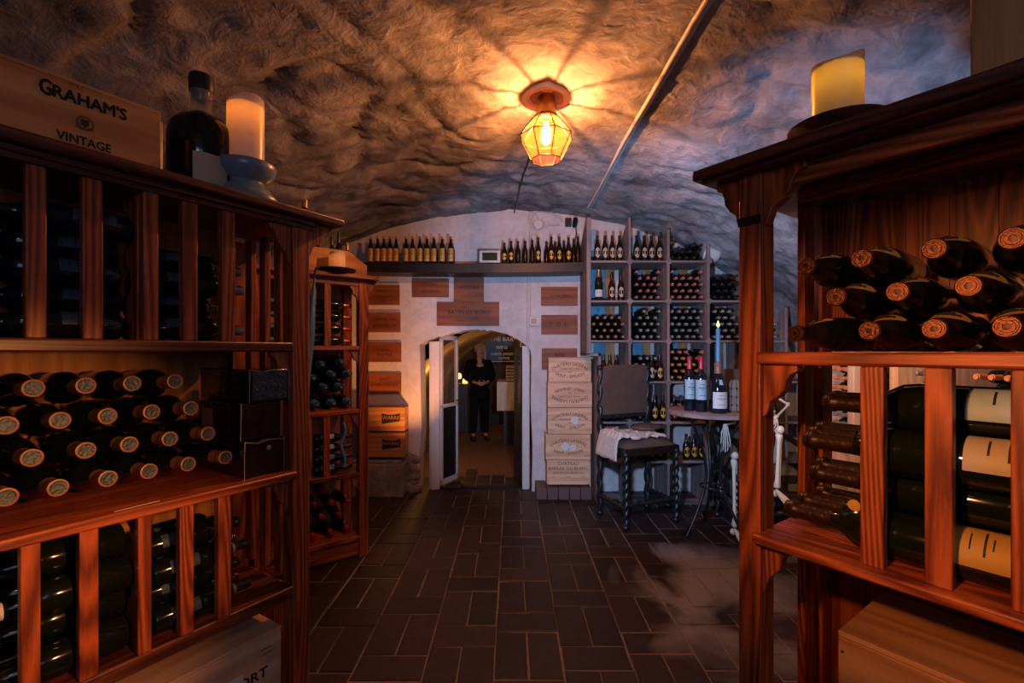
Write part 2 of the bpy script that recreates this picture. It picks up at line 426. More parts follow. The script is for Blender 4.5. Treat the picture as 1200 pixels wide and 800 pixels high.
# back wall with the low arched doorway
def arch_pts():
    pts = []
    keys = [(492, 411), (492, 403), (500, 399), (515, 394), (530, 390), (545, 387.5), (560, 386), (575, 387), (588, 389), (600, 394), (612, 401), (621, 408), (623, 420)]
    for i in range(len(keys)-1):
        for s in range(4):
            t = s/4; x = keys[i][0]*(1-t)+keys[i+1][0]*t; y = keys[i][1]*(1-t)+keys[i+1][1]*t
            p = at(x, y, YW); n = noise.noise(Vector((x*.23, y*.2, 1)))*.02
            pts.append((p.x+n*.4, p.z+n))
    return pts
ap = arch_pts(); xl, xr = at(493, 500, YW).x, at(622, 500, YW).x
outl = [(-3.4, -.05), (xl-.03, -.05), (xl-.02, .35), (xl+.01, .7), (xl, 1.1)]+ap+[(xr, 1.0), (xr+.02, .5), (xr+.01, -.05), (3.4, -.05), (3.4, 3.45), (-3.4, 3.45)]
mb = MB()
from mathutils.geometry import tessellate_polygon
def prism_tess(mb, poly, a, b, mi=0, side=True):
    tri = tessellate_polygon([[Vector((p[0], p[1], 0)) for p in poly]]); n = len(poly)
    vs = [(p[0], a, p[1]) for p in poly]+[(p[0], b, p[1]) for p in poly]
    fs = [tuple(t) for t in tri]+[tuple(i+n for i in t[::-1]) for t in tri]
    if side: fs += [(i, i+n, (i+1) % n+n, (i+1) % n) for i in range(n)]
    mb.add(vs, fs, mi)
prism_tess(mb, outl, YW, YW+.33)
wb = mb.build('wall_back', M['wall'], sharp=25); tag(wb, kind='structure')
bm_ = MB()
for i in range(40):  # rough stones bulging low on the wall beside the doorway
    x = xl-.06-random.random()*.28; z = random.random()*.42
    bm_.ball((x, YW+.01, z), .05+random.random()*.05, 10, sc=(1.1, .55, .8), nz=.03)
tag(bm_.build('trim_1', M['wallside'], sharp=80), kind='structure')

# paved floor
def brick_cell(mb, tint, x0, x1, y0, y1):
    g = .0022+random.random()*.0022; z = random.uniform(-.003, .003); b = .006
    x0 += g; x1 -= g; y0 += g; y1 -= g
    n = len(mb.v); sk = [random.uniform(-.003, .003) for _ in range(8)]
    c = [(x0+sk[0], y0+sk[1]), (x1+sk[2], y0+sk[3]), (x1+sk[4], y1+sk[5]), (x0+sk[6], y1+sk[7])]
    cx, cy = (x0+x1)/2, (y0+y1)/2
    ins = [(p[0]+(b if p[0] < cx else -b), p[1]+(b if p[1] < cy else -b)) for p in c]
    tl = [random.uniform(-.0015, .0015) for _ in range(4)]
    vs = [(p[0], p[1], -.03) for p in c]+[(p[0], p[1], z-.004) for p in c]+[(p[0], p[1], z+t) for p, t in zip(ins, tl)]
    fs = [(8, 9, 10, 11)]+[(i, (i+1) % 4, (i+1) % 4+4, i+4) for i in range(4)]+[(i+4, (i+1) % 4+4, (i+1) % 4+8, i+8) for i in range(4)]
    mb.add(vs, fs, 0); tint.append((len(fs)*4, random.uniform(.6, 1.35), random.random()))
def floor_mesh():
    mb = MB(); tint = []; W = .352; P = .195+.39; nb = 0
    for c in range(-11, 12):
        xo = at(574, 700, 3).x*0+c*W-.09; off = (c % 3)*.195+random.uniform(-.01, .01)+ (c % 2)*.07
        y = -2.6+off-P
        k = 0
        while y < YW+.7:
            jit = random.uniform(-.004, .004)
            brick_cell(mb, tint, xo, xo+W, y, y+.195)
            brick_cell(mb, tint, xo, xo+W*.5+jit, y+.195, y+P); brick_cell(mb, tint, xo+W*.5+jit, xo+W, y+.195, y+P)
            y += P
    nbf = len(mb.f)
    mb.box((-3.45, -2.7, -.12), (3.45, YW+.7, -.0045), 1)
    me = mb.mesh('floor', [M['brick'], M['mortar']], 20)
    ca = me.color_attributes.new('tint', 'FLOAT_COLOR', 'CORNER')
    li = 0; buf = []
    for n, t, h in tint:
        c = (.034*t, .017*t*(.9+.25*h), .016*t*(.85+.4*h), 1); buf += list(c)*n
    buf += [.1, .1, .1, 1]*(len(me.loops)-len(buf)//4)
    ca.data.foreach_set('color', buf)
    o = bpy.data.objects.new('floor', me); COL.objects.link(o); tag(o, kind='structure')
floor_mesh()
# a low brick step that carries the crate stack
mb = MB(); x = .26
while x < .80:
    w = .12; mb.box((x, 5.03, .002), (x+w-.006, YW, .128)); x += w
o = mb.build('trim_2', plain('worn step brick', (.12, .07, .06), .8, bump=.5, scale=20), bevel=.006); tag(o, kind='structure')
# pale plinth below the crates left of the door
tag(MB().box((-1.75, 5.12, 0), (-1.19, YW, .36)).box((-1.78, 5.16, .36), (-1.22, YW, .40)).build('trim_3', M['wallside'], bevel=.01), kind='structure')

# ------------------------------------------------------------------ room beyond the door
def beyond():
    yb0, yb1 = YW+.33, 10.2
    tag(MB().box((-2.6, YW+.6, -.1), (2.3, yb1, -.001)).build('floor_passage', plain('brown passage flagstone', (.12, .065, .04), .5, bump=.4, scale=6)), kind='structure')
    mb = MB(); vs = []; fs = []; nx, ny = 40, 40
    for j in range(ny+1):
        y = yb0+(yb1-yb0)*j/ny
        for i in range(nx+1):
            th = PI*i/nx; x = .35-1.75*math.cos(th); z = .75+1.23*math.sin(th)
            p = Vector((x, y, z)); p.z += .03*noise.noise(p*2); vs.append(p)
    k = nx+1
    for j in range(ny):
        for i in range(nx): fs.append((j*k+i, (j+1)*k+i, (j+1)*k+i+1, j*k+i+1))
    mb.add(vs, fs); mb.box((-1.47, yb0, 0), (-1.39, yb1, .80)); mb.box((2.09, yb0, 0), (2.17, yb1, .80))
    tag(mb.build('ceiling_passage', M['ochre'], sharp=80), kind='structure')
    tag(MB().box((-2.6, yb1, -.1), (2.3, yb1+.1, 2.6)).build('wall_passage', plain('dark passage wall', (.06, .035, .025), .8)), kind='structure')
beyond()

# door frame and leaves
YD = 5.42
def door():
    fr = empty('door_1', (0, 0, 0)); fr['kind'] = 'structure'
    j = MB(); a = at(503, 411, YD).x; b = at(515, 411, YD).x
    j.box((a, YD, 0), (b, YD+.07, 1.71)); j.box((a+.02, YD-.015, 0), (a+.07, YD, 1.70)); j.build('door_jamb', M['plasterwhite'], fr, bevel=.004)
    j = MB(); a2 = at(612, 411, YD).x; b2 = at(620.5, 411, YD).x
    j.box((a2, YD, 0), (b2, YD+.07, 1.66)); j.build('door_jamb', M['plasterwhite'], fr, bevel=.004)
    s = MB(); s.box((b, YD, .0), (a2, YD+.07, .02)); s.build('threshold', M['iron'], fr)
    def leaf(name, hx, ang, w, h):
        T = Matrix.Translation((hx, YD+.06, 0)) @ Matrix.Rotation(ang, 4, 'Z')
        e = bpy.data.objects.new('door_leaf', None); COL.objects.link(e); e.parent = fr; e.matrix_world = T
        f = MB(); st = .035
        f.box((0, -.02, .03), (st, .02, h)); f.box((w-st, -.02, .03), (w, .02, h)); f.box((0, -.02, .03), (w, .02, .03+.06)); f.box((0, -.02, h-.05), (w, .02, h)); f.box((0, -.02, .93), (w, .02, .965))
        f.build('leaf_frame', M['plasterwhite'] if name == 'l' else M['iron'], e, bevel=.003)
        MB().box((st, -.003, .965), (w-st, .003, h-.05)).build('glass_pane', M['pane'], e)
        MB().box((st, -.006, .09), (w-st, .006, .93)).build('lower_panel', M['black'], e)
        hd = MB(); hd.tube([(w-.02, -.03, 1.0), (w-.02, -.06, 1.0), (w-.11, -.06, 1.0)], .007); hd.build('door_handle', M['brass'], e)
    leaf('l', b, R(64), .36, 1.78)
    leaf('r', a2, R(102), .36, 1.64)
door()
# things past the door
def counter():
    c = at(601, 500, 8.0)
    e = empty('bar_counter', (c.x, 8.0, 0), 'white linen-draped serving counter beyond the doorway beside the person', 'counter')
    MB().box((-.16, 0, 0), (.36, .6, 1.02)).build('cabinet_body', DARKW['z'], e, bevel=.005)
    cl = MB(); vs = []; n = 24
    for k in range(n+1):
        for z in range(5):
            x = -.27+.62*k/n; zz = 1.07-.11*z*(1 if z < 4 else 1.1)
            vs.append((x, -.05-.015*math.sin(k*1.6)*z/4, zz))
    cl.add(vs, [(k*5+z, k*5+z+1, (k+1)*5+z+1, (k+1)*5+z) for k in range(n) for z in range(4)])
    cl.box((-.27, -.05, 1.06), (.35, .6, 1.075)); cl.build('linen_cover', M['linen'], e)
    for k in range(5):
        z = 1.085+.055*k
        b = MB().box((-.12, 0, z), (.30, .35, z+.042)).build('flat_box', M['label_cream'], None, bevel=.004, matrix=Matrix.Translation((c.x+.01*random.random(), 8.02, 0)))
        tag(b, ['lowest', 'second', 'middle', 'fourth', 'topmost'][k]+' of the flat cream boxes piled on the counter beyond the doorway', 'box', 'flat boxes on the passage counter')
    # chalkboard on the far wall
    e = empty('chalkboard', at(588, 411, 10.15), 'framed black menu chalkboard with white handwriting beyond the doorway', 'chalkboard')
    w, h = .40, .36
    MB().box((-w, 0, -.22), (w, .03, h)).build('board', M['black'], e)
    f = MB()
    for (a, b) in (((-w-.02, -.01, -.24), (-w, .03, h+.02)), ((w, -.01, -.24), (w+.02, .03, h+.02)), ((-w, -.01, h), (w, .03, h+.02)), ((-w, -.01, -.24), (w, .03, -.22))): f.box(a, b)
    f.build('frame', M['label_cream'], e)
    t = MB(); add_text(t, 'THE BAR', .13, 0, .25, -.005); add_text(t, 'WINE', .10, .0, .07, -.005); add_text(t, 'CHEESE  BREAD', .07, 0, -.07, -.005); add_text(t, 'COFFEE', .07, .05, -.16, -.005)
    t.build('handwriting', M['chalk'], e)
    # warm lamps and shelves at the left in the passage
    for i, (px, py, Y) in enumerate([(545, 447, 9.4), (538, 441, 9.6)]):
        p = at(px, py, Y)
        e = empty('table_lamp', (p.x, Y, .951), ['lower glowing amber lamp on a stand left of the person beyond the doorway', 'upper glowing amber lamp on a stand left of the person beyond the doorway'][i], 'lamp')
        b = MB(); zz = p.z-.951; b.lathe([(0, 0), (.04, 0), (.04, .02), (.01, .03), (.01, zz-.05), (0, zz-.05)], 16); b.build('stand', M['iron'], e)
        b = MB(); b.lathe([(.03, zz-.05), (.055, zz-.02), (.045, zz+.05), (.02, zz+.07)], 16); b.build('lamp_shade', M['strip'], e)
counter()
def passage_bottles():
    e = empty('low_sideboard', (-.95, 9.25, 0), 'dark low sideboard against the left passage wall beyond the doorway', 'sideboard')
    MB().box((-.28, 0, 0), (.35, .45, .92)).build('body', DARKW['x'], e, bevel=.006)
    MB().box((-.30, -.02, .92), (.38, .47, .95)).build('top', REDD['x'], e, bevel=.004)
passage_bottles()

# ------------------------------------------------------------------ ceiling lamp
LP = Vector((.213, 2.93, 0)); LZ = 3.17
def lamp():
    e = empty('ceiling_lamp', (LP.x, LP.y, LZ), 'lit faceted glass lantern lamp hanging under a brass cap from the vault', 'ceiling lamp')
    base = MB(); base.lathe([(0, .06), (.150, .06), (.152, .0), (.148, -.008), (.135, -.012), (.118, -.010), (.108, -.002), (.100, .012), (0, .014)], 40)
    base.build('ceiling_rose', plain('plaster ceiling rose', (.78, .70, .60), .7, bump=.3), e, sharp=50)
    c = MB(); c.lathe([(.055, .014), (.058, -.05), (.062, -.05), (.064, -.115), (.070, -.118), (.070, -.135), (.05, -.137)], 24); c.build('brass_cap', M['brass'], e)
    z0, z1, z2 = 3.065-LZ, 2.93-LZ, 2.79-LZ; r0, r1, r2 = .066, .168, .095; n = 8; a0 = R(14)
    def ring(r, z): return [Vector((r*math.cos(a0+2*PI*k/n), r*math.sin(a0+2*PI*k/n), z)) for k in range(n)]
    a, b, d = ring(r0, z0), ring(r1, z1), ring(r2, z2)
    g = MB(); g.add(a+b+d, [(k, k+n, (k+1) % n+n, (k+1) % n) for k in range(n)]+[(k+n, k+2*n, (k+1) % n+2*n, (k+1) % n+n) for k in range(n)])
    g.build('lantern_glass', M['lantern_glass'], e, sharp=5)
    w = MB()
    for k in range(n):
        k2 = (k+1) % n; s = 1.008
        for p, q, r in ((a[k], b[k], .0042), (b[k], d[k], .0036), (a[k], a[k2], .003), (b[k], b[k2], .0036), (d[k], d[k2], .0032)):
            w.tube([p*1, q*1], r, 6)
    w.build('lantern_frame', M['black'], e)
    b_ = MB(); b_.lathe([(0, -.14), (.014, -.14), (.016, -.17), (.026, -.20), (.032, -.235), (.027, -.265), (.012, -.283), (0, -.287)], 20)
    bo = b_.build('bulb', M['bulb'], e, sharp=80)
    bo.visible_shadow = True
lamp()
# conduit and cables on the ceiling
def conduit():
    zc = 1.6+1.47; pts = []; rr = []
    for i in range(60):
        t = i/59; Y = 1.6+(4.86-1.6)*t
        p = at(830+(690-830)*((Y-1.96)/Y*4.86/(4.86-1.96)), 0, Y)   # straight along the vault
        x = .83
        pts.append((x-.04*t+.006*math.sin(9*t), Y, vault_z2(.82, Y)-.022))
    m = MB(); m.tube(pts, .013, 8); m.tube([(p[0]+.028, p[1], p[2]+.004) for p in pts], .007, 6)
    tag(m.build('conduit_pipe', M['pipe'], sharp=60), 'long pale conduit pipe running along the rough vaulted ceiling', 'pipe')
    pts = [(.02+.006*math.sin(8*t/20)+.19*(1-t/20), 2.98+(YW-2.98)*t/20, vault_z2(.1, 2.98+(YW-2.98)*t/20)-.028) for t in range(21)]
    m = MB(); m.tube(pts, .007, 6); 
    tag(m.build('lamp_cable', M['cable']), 'dark cable running from the ceiling lamp back to the rear wall', 'cable')
conduit()

# ------------------------------------------------------------------ back wall furniture
def wall_rect(px0, py0, px1, py1, Y): a = at(px0, py0, Y); b = at(px1, py1, Y); return a.x, b.z, b.x, a.z
def crate_face(mb, x0, z0, x1, z1, y0, y1): mb.box((x0, y0, z0), (x1, y1, z1))
def plaque(px0, py0, px1, py1, label, texts, th=.022):
    Y = YW-th; x0, z0, x1, z1 = wall_rect(px0, py0, px1, py1, Y)
    e = empty('crate_panel', ((x0+x1)/2, YW-.001, z0), label, 'crate panel', 'wine crate panels on the back wall')
    w, h = (x1-x0)/2, z1-z0
    MB().box((-w, -th, 0), (w, 0, h)).build('panel_board', PLAQ['x'], e, bevel=.003)
    t = MB()
    for s, size, tx, tz in texts: add_text(t, s, size, tx*w, tz*h, -th-.0012)
    t.build('lettering', M['ink'], e)
G = 'crate panel nailed to the white wall'
plaque(430, 334, 468, 357, 'highest of the brown crate panels in the column left of the door', [('CHATEAU', .035, 0, .68), ('MARGAUX', .045, 0, .42), ('1998', .025, 0, .2)])
plaque(432, 366, 469, 389, 'second highest brown crate panel in the column left of the door', [('GRAND VIN', .05, 0, .65), ('BORDEAUX', .05, 0, .3)])
plaque(432, 401, 470, 424, 'third brown crate panel down in the column left of the door', [('CHATEAU', .04, 0, .6), ('PALMER', .05, 0, .35)])
plaque(432, 437, 470, 461, 'lowest brown crate panel in the column left of the door, above stacked crates', [('SAINT', .045, 0, .7), ('JULIEN MEDOC', .045, 0, .42)])
plaque(483, 326, 526, 348, 'brown crate panel high under the shelf, upper left of the doorway arch', [('PESSAC', .05, 0, .68), ('LEOGNAN', .045, 0, .3)])
plaque(532, 325, 567, 354, 'narrow brown crate panel standing directly above the widest panel', [('VIGNOBLE', .05, 0, .6)])
plaque(512, 353.5, 585, 381.5, 'widest brown crate panel centred above the doorway arch', [('VINO', .03, -.12, .78), ('BATIN DE BORD', .066, .03, .55), ('RIOJA', .03, -.25, .22), ('1999', .04, .2, .28)], .03)
plaque(634, 336, 677, 358, 'highest of the brown crate panels right of the door, beside white wiring', [('CHATEAU', .05, .1, .5)])
plaque(634.5, 369, 677, 391.5, 'brown crate panel right of the white switch box, marked with three large letters', [('P  O  L', .07, -.05, .5)])
plaque(635, 408, 676.5, 433, 'lowest brown crate panel on the right, half hidden behind the crate stack', [('VIN', .07, 0, .7)])

def crate(mb, w, d, h, th=.012, slide=True):
    """closed wooden wine crate, front face at y=0, centred in x, base z=0"""
    mb.box((-w/2, 0, 0), (w/2, th, h)); mb.box((-w/2, d-th, 0), (w/2, d, h))
    mb.box((-w/2, th, 0), (-w/2+th, d-th, h)); mb.box((w/2-th, th, 0), (w/2, d-th, h)); mb.box((-w/2+th, th, 0), (w/2-th, d-th, th))
def crate_stack():
    ys = [567.5, 538.5, 508.3, 477.5, 447.8, 419.5]; Y = 5.08
    xs = [(641, 691), (639.5, 692), (642, 693.5), (642, 694), (643, 693)]
    names = ['bottom', 'second lowest', 'middle', 'second highest', 'top']
    for k in range(5):
        z0 = at(0, ys[k], Y).z; z1 = at(0, ys[k+1], Y).z-.004; h = z1-z0
        x0, x1 = at(xs[k][0], 0, Y).x, at(xs[k][1], 0, Y).x; w = x1-x0
        lab = ['bottom pale wine crate of the stack right of the door, with its lower edge strip', 'second lowest pale wine crate in the stack, bearing a torn white sticker', 'middle pale wine crate in the five-crate stack with a small white sticker', 'pale wine crate printed upside down, second from the top of the stack', 'topmost pale wine crate in the stack right of the doorway'][k]
        e = empty('wine_crate', (x0+w/2, Y+random.uniform(0, .012), z0), lab, 'wine crate', 'stacked wine crates right of the door')
        b = MB(); crate(b, w, .24, h); b.build('crate_box', PALE['x'], e, bevel=.002)
        if k == 4: MB().box((-w/2-.005, -.012, h), (w/2+.02, .25, h+.012)).build('lid', PALE['x'], e, bevel=.002)
        if k == 0: MB().box((-w/2+.01, -.01, .0), (w/2-.02, 0, .05)).build('edge_strip', PALE['x'], e, bevel=.002)
        t = MB(); y = -.0015; f = k == 3; q = -1 if f else 1
        if k == 0:
            add_text(t, 'CHATEAU', .05, 0, h*.84, y); add_text(t, 'BARRAIL DU BLANC', .048, 0, h*.66, y); add_text(t, 'SAINT-EMILION GRAND CRU', .026, 0, h*.46, y)
            add_text(t, '12 BT', .02, -w*.35, h*.3, y); add_text(t, '2010', .022, 0, h*.3, y); add_text(t, '75 CL', .02, w*.35, h*.3, y)
        else:
            zc = h/2
            add_text(t, 'CHATEAU LASERRE', .048, 0, zc+q*h*.27, y, arc=.34, flip=f)
            add_text(t, 'GRAND CRU CLASSE', .024, 0, zc+q*h*.06, y, flip=f); add_text(t, '2009', .018, 0, zc-q*h*.08, y, flip=f)
            add_text(t, 'SAINT - EMILION', .044, 0, zc-q*h*.27, y, arc=-.34, flip=f)
            for s in (-1, 1): t.box((s*w*.42-.03, y, zc-q*h*.36), (s*w*.42+.03, y+.0003, zc-q*h*.36+.003))
        t.build('lettering', M['ink_brown'], e)
        if k in (1, 2):
            st = MB(); rnd = random.Random(k)
            for _ in range(2 if k == 1 else 1):
                cx, cz = rnd.uniform(-.05, .06), h*.5+rnd.uniform(-.01, .01)
                poly = [(cx+(.035+.02*rnd.random())*math.cos(a), cz+(.03+.02*rnd.random())*math.sin(a)) for a in [i*PI/4 for i in range(8)]]
                st.prism(poly, -.003, -.002)
            st.build('sticker', M['label_white'], e)
crate_stack()
for k, (y0, y1) in enumerate(((505, 476), (535.5, 506))):
    Y = 5.14; z0, z1 = at(0, y0, Y).z, at(0, y1, Y).z; x1 = at(474, 0, Y).x; w = .50
    e = empty('wine_crate', (x1-w/2, Y, max(z0, .402)), ['upper orange-brown wine crate with black oval emblem, left of the doorway', 'lower orange-brown wine crate with black oval emblem, resting on the pale plinth'][k], 'wine crate', 'wine crates with oval emblem')
    h = z1-max(z0, .402)-.004
    b = MB(); crate(b, w, .2, h); b.box((-w/2, 0, h-.012), (w/2, .2, h)); b.build('crate_box', PINE['x'], e, bevel=.003)
    lx = at(458.5 if k else 458, 0, Y).x-(x1-w/2); t = MB(); cz = h*.5
    poly = []
    for i in range(24):
        s = i/23; poly.append((lx-.1+.2*s, cz+.045+.02*(2*s-1)**2))
    for i in range(24):
        s = 1-i/23; poly.append((lx-.1+.2*s, cz-.055+.03*s))
    vs = [(p[0], -.0015, p[1]) for p in poly]; tri = tessellate_polygon([[Vector((p[0], p[1], 0)) for p in poly]])
    t.add(vs, [tuple(f) for f in tri]); t.build('emblem', M['ink'], e)
    t = MB(); add_text(t, 'WARRE', .052, lx, cz+.012, -.003, sx=1.05); add_text(t, 'PORTO', .022, lx, cz+.085, -.003); t.build('lettering', PINE['x'], e)

# display shelf along the wall
SY = 5.06; SZ = at(0, 306.5, SY).z
def shelf():
    x0 = at(405, 0, SY).x; x1 = at(692, 0, SY).x
    e = empty('wall_shelf', ((x0+x1)/2, YW, SZ), 'long black wooden shelf across the back wall above the panels', 'shelf')
    w = (x1-x0)/2; m = MB(); n = 24
    vs = []
    for i in range(n+1):
        s = -1+2*i/n; x = s*w; sag = -.018*(1-s*s)+.012*s*0; f = -.29
        vs += [(x, f, sag), (x, 0, sag), (x, 0, sag-.105), (x, f, sag-.105)]
    fs = [(0, 1, 2, 3), tuple(n*4+k for k in (3, 2, 1, 0))]
    for i in range(n):
        for k in range(4): fs.append((i*4+k, i*4+(k+1) % 4, i*4+4+(k+1) % 4, i*4+4+k))
    m.add(vs, fs); m.build('shelf_board', DARKW['x'], e, bevel=.004)
    for bx in (-w+.15, -w*.3, w*.35): MB().prism([(0, -.1), (-.24, -.1), (-.24, -.13), (-.03, -.3), (0, -.3)], bx-.012, bx+.012, 'x').build('bracket', DARKW['z'], e, bevel=.003) if False else None
shelf()
def wiring():
    Y = YW-.03
    e = empty('junction_box', at(630.5, 264, YW), 'white round junction box with loose cables high on the rear wall', 'junction box')
    b = MB(); b.lathe([(0, .045), (.05, .045), (.056, .03), (.056, 0)], 20, mat=Matrix.Rotation(R(90), 4, 'X')); b.build('box', M['plasterwhite'], e)
    c = MB()
    def path(pp, r=.007): c.tube([at(x, y, Y)-at(630.5, 264, YW) for x, y in pp], r, 6)
    path([(620, 248), (621, 262), (621, 290), (621, 302)], .009)
    path([(623, 262), (624, 254), (628, 250), (631, 256), (631, 260)]); path([(634, 262), (640, 265), (644, 264), (656, 263)])
    path([(631, 268), (630, 272), (626, 274), (622, 276)]); path([(625, 264), (623, 267), (628, 269), (633, 268), (637, 266), (638, 260), (634, 257)])
    path([(622, 249), (632, 247), (645, 249), (655, 254), (660, 260)], .011)
    c.build('cable', M['pipe'], e)
    e = empty('wall_camera', at(667, 262, YW), 'small black camera bracket mounted at the top right of the rear wall', 'camera')
    MB().box((-.05, -.06, -.04), (.02, 0, .05)).build('bracket', M['black'], e, bevel=.004)
    b = MB(); b.lathe([(0, -.06), (.028, -.06), (.03, .02), (.025, .05), (0, .05)], 16, mat=Matrix.Translation((.06, -.06, .0)) @ Matrix.Rotation(R(60), 4, 'X')); b.build('camera_body', M['black'], e)
    b = MB(); b.tube([(.07, -.03, -.02), (.08, -.02, -.12), (.06, -.01, -.24), (.065, -.01, -.38)], .008, 6); b.build('cable', M['cable'], e)
    e = empty('switch_box', at(625.5, 376.5, YW), 'small square white switch box on the wall right of the doorway', 'switch')
    MB().box((-.052, -.04, -.052), (.052, 0, .052)).build('box', M['plasterwhite'], e, bevel=.006)
    MB().box((-.03, -.046, -.03), (.03, -.04, .03)).build('rocker', M['label_cream'], e, bevel=.003)
    b = MB()
    o = at(625.5, 376.5, YW)
    for pp, r in ((((622, 318), (622, 372)), .008), (((618.5, 318), (618.5, 405)), .009), (((622, 382), (620, 392), (621, 402), (619, 412)), .007)):
        b.tube([at(x, y, YW-.015)-o for x, y in pp], r, 6)
    b.build('conduit', M['pipe'], e)
    e = empty('digital_display', (at(574, 305.5, 5.12).x, 5.12, SZ), 'small white framed digital display with dark screen standing on the black shelf', 'display')
    z = .002
    MB().box((-.115, 0, z), (.115, .03, .135)).build('frame', M['plasterwhite'], e, bevel=.006)
    MB().box((-.082, -.003, .025), (.082, 0, .11)).build('screen', M['screen'], e)
    MB().box((-.03, .03, z), (.03, .08, .02)).build('foot', M['plasterwhite'], e)
wiring()
# ------------------------------------------------------------------ bottles
def prof(kind, r, L):
    if kind == 'bordeaux':
        q = [(0, .03), (.7, .02), (.9, 0), (1, .02), (1, .60), (.93, .655), (.70, .70), (.46, .735), (.39, .78), (.37, .94), (.43, .945), (.43, .975), (.37, .98), (.36, 1), (0, 1)]
    elif kind == 'champagne':
        q = [(0, .04), (.7, .02), (.92, 0), (1, .02), (1, .50), (.94, .58), (.80, .66), (.60, .75), (.45, .83), (.38, .90), (.36, .945), (.42, .95), (.42, .98), (.36, 1), (0, 1)]
    elif kind == 'burgundy':
        q = [(0, .04), (.7, .02), (.92, 0), (1, .02), (1, .48), (.92, .56), (.72, .64), (.50, .72), (.41, .80), (.38, .93), (.44, .935), (.44, .965), (.38, .97), (.37, 1), (0, 1)]
    else:  # beer
        q = [(0, .03), (.8, .0), (.97, .01), (1, .03), (1, .50), (.93, .58), (.66, .68), (.48, .76), (.43, .86), (.42, .93), (.48, .935), (.48, .96), (.42, .965), (.42, 1), (0, 1)]
    return [(a*r, b*L) for a, b in q]
def prof_at(p, z):
    for (r0, z0), (r1, z1) in zip(p, p[1:]):
        if z0 <= z <= z1 and z1 > z0: return r0+(r1-r0)*(z-z0)/(z1-z0)
    return p[-2][0]
def band(p, z0, z1, off, n=8):
    zs = [z0+(z1-z0)*i/n for i in range(n+1)]
    return [(prof_at(p, z)+off, z) for z in zs]
ORD = ['first', 'second', 'third', 'fourth', 'fifth', 'sixth', 'seventh', 'eighth', 'ninth', 'tenth', 'eleventh', 'twelfth', 'thirteenth', 'fourteenth', 'fifteenth', 'sixteenth']
PROTO = {}
MAG_ = ('burgundy', .050, .36, 'glass', 'cap_amber', None, 'disc')
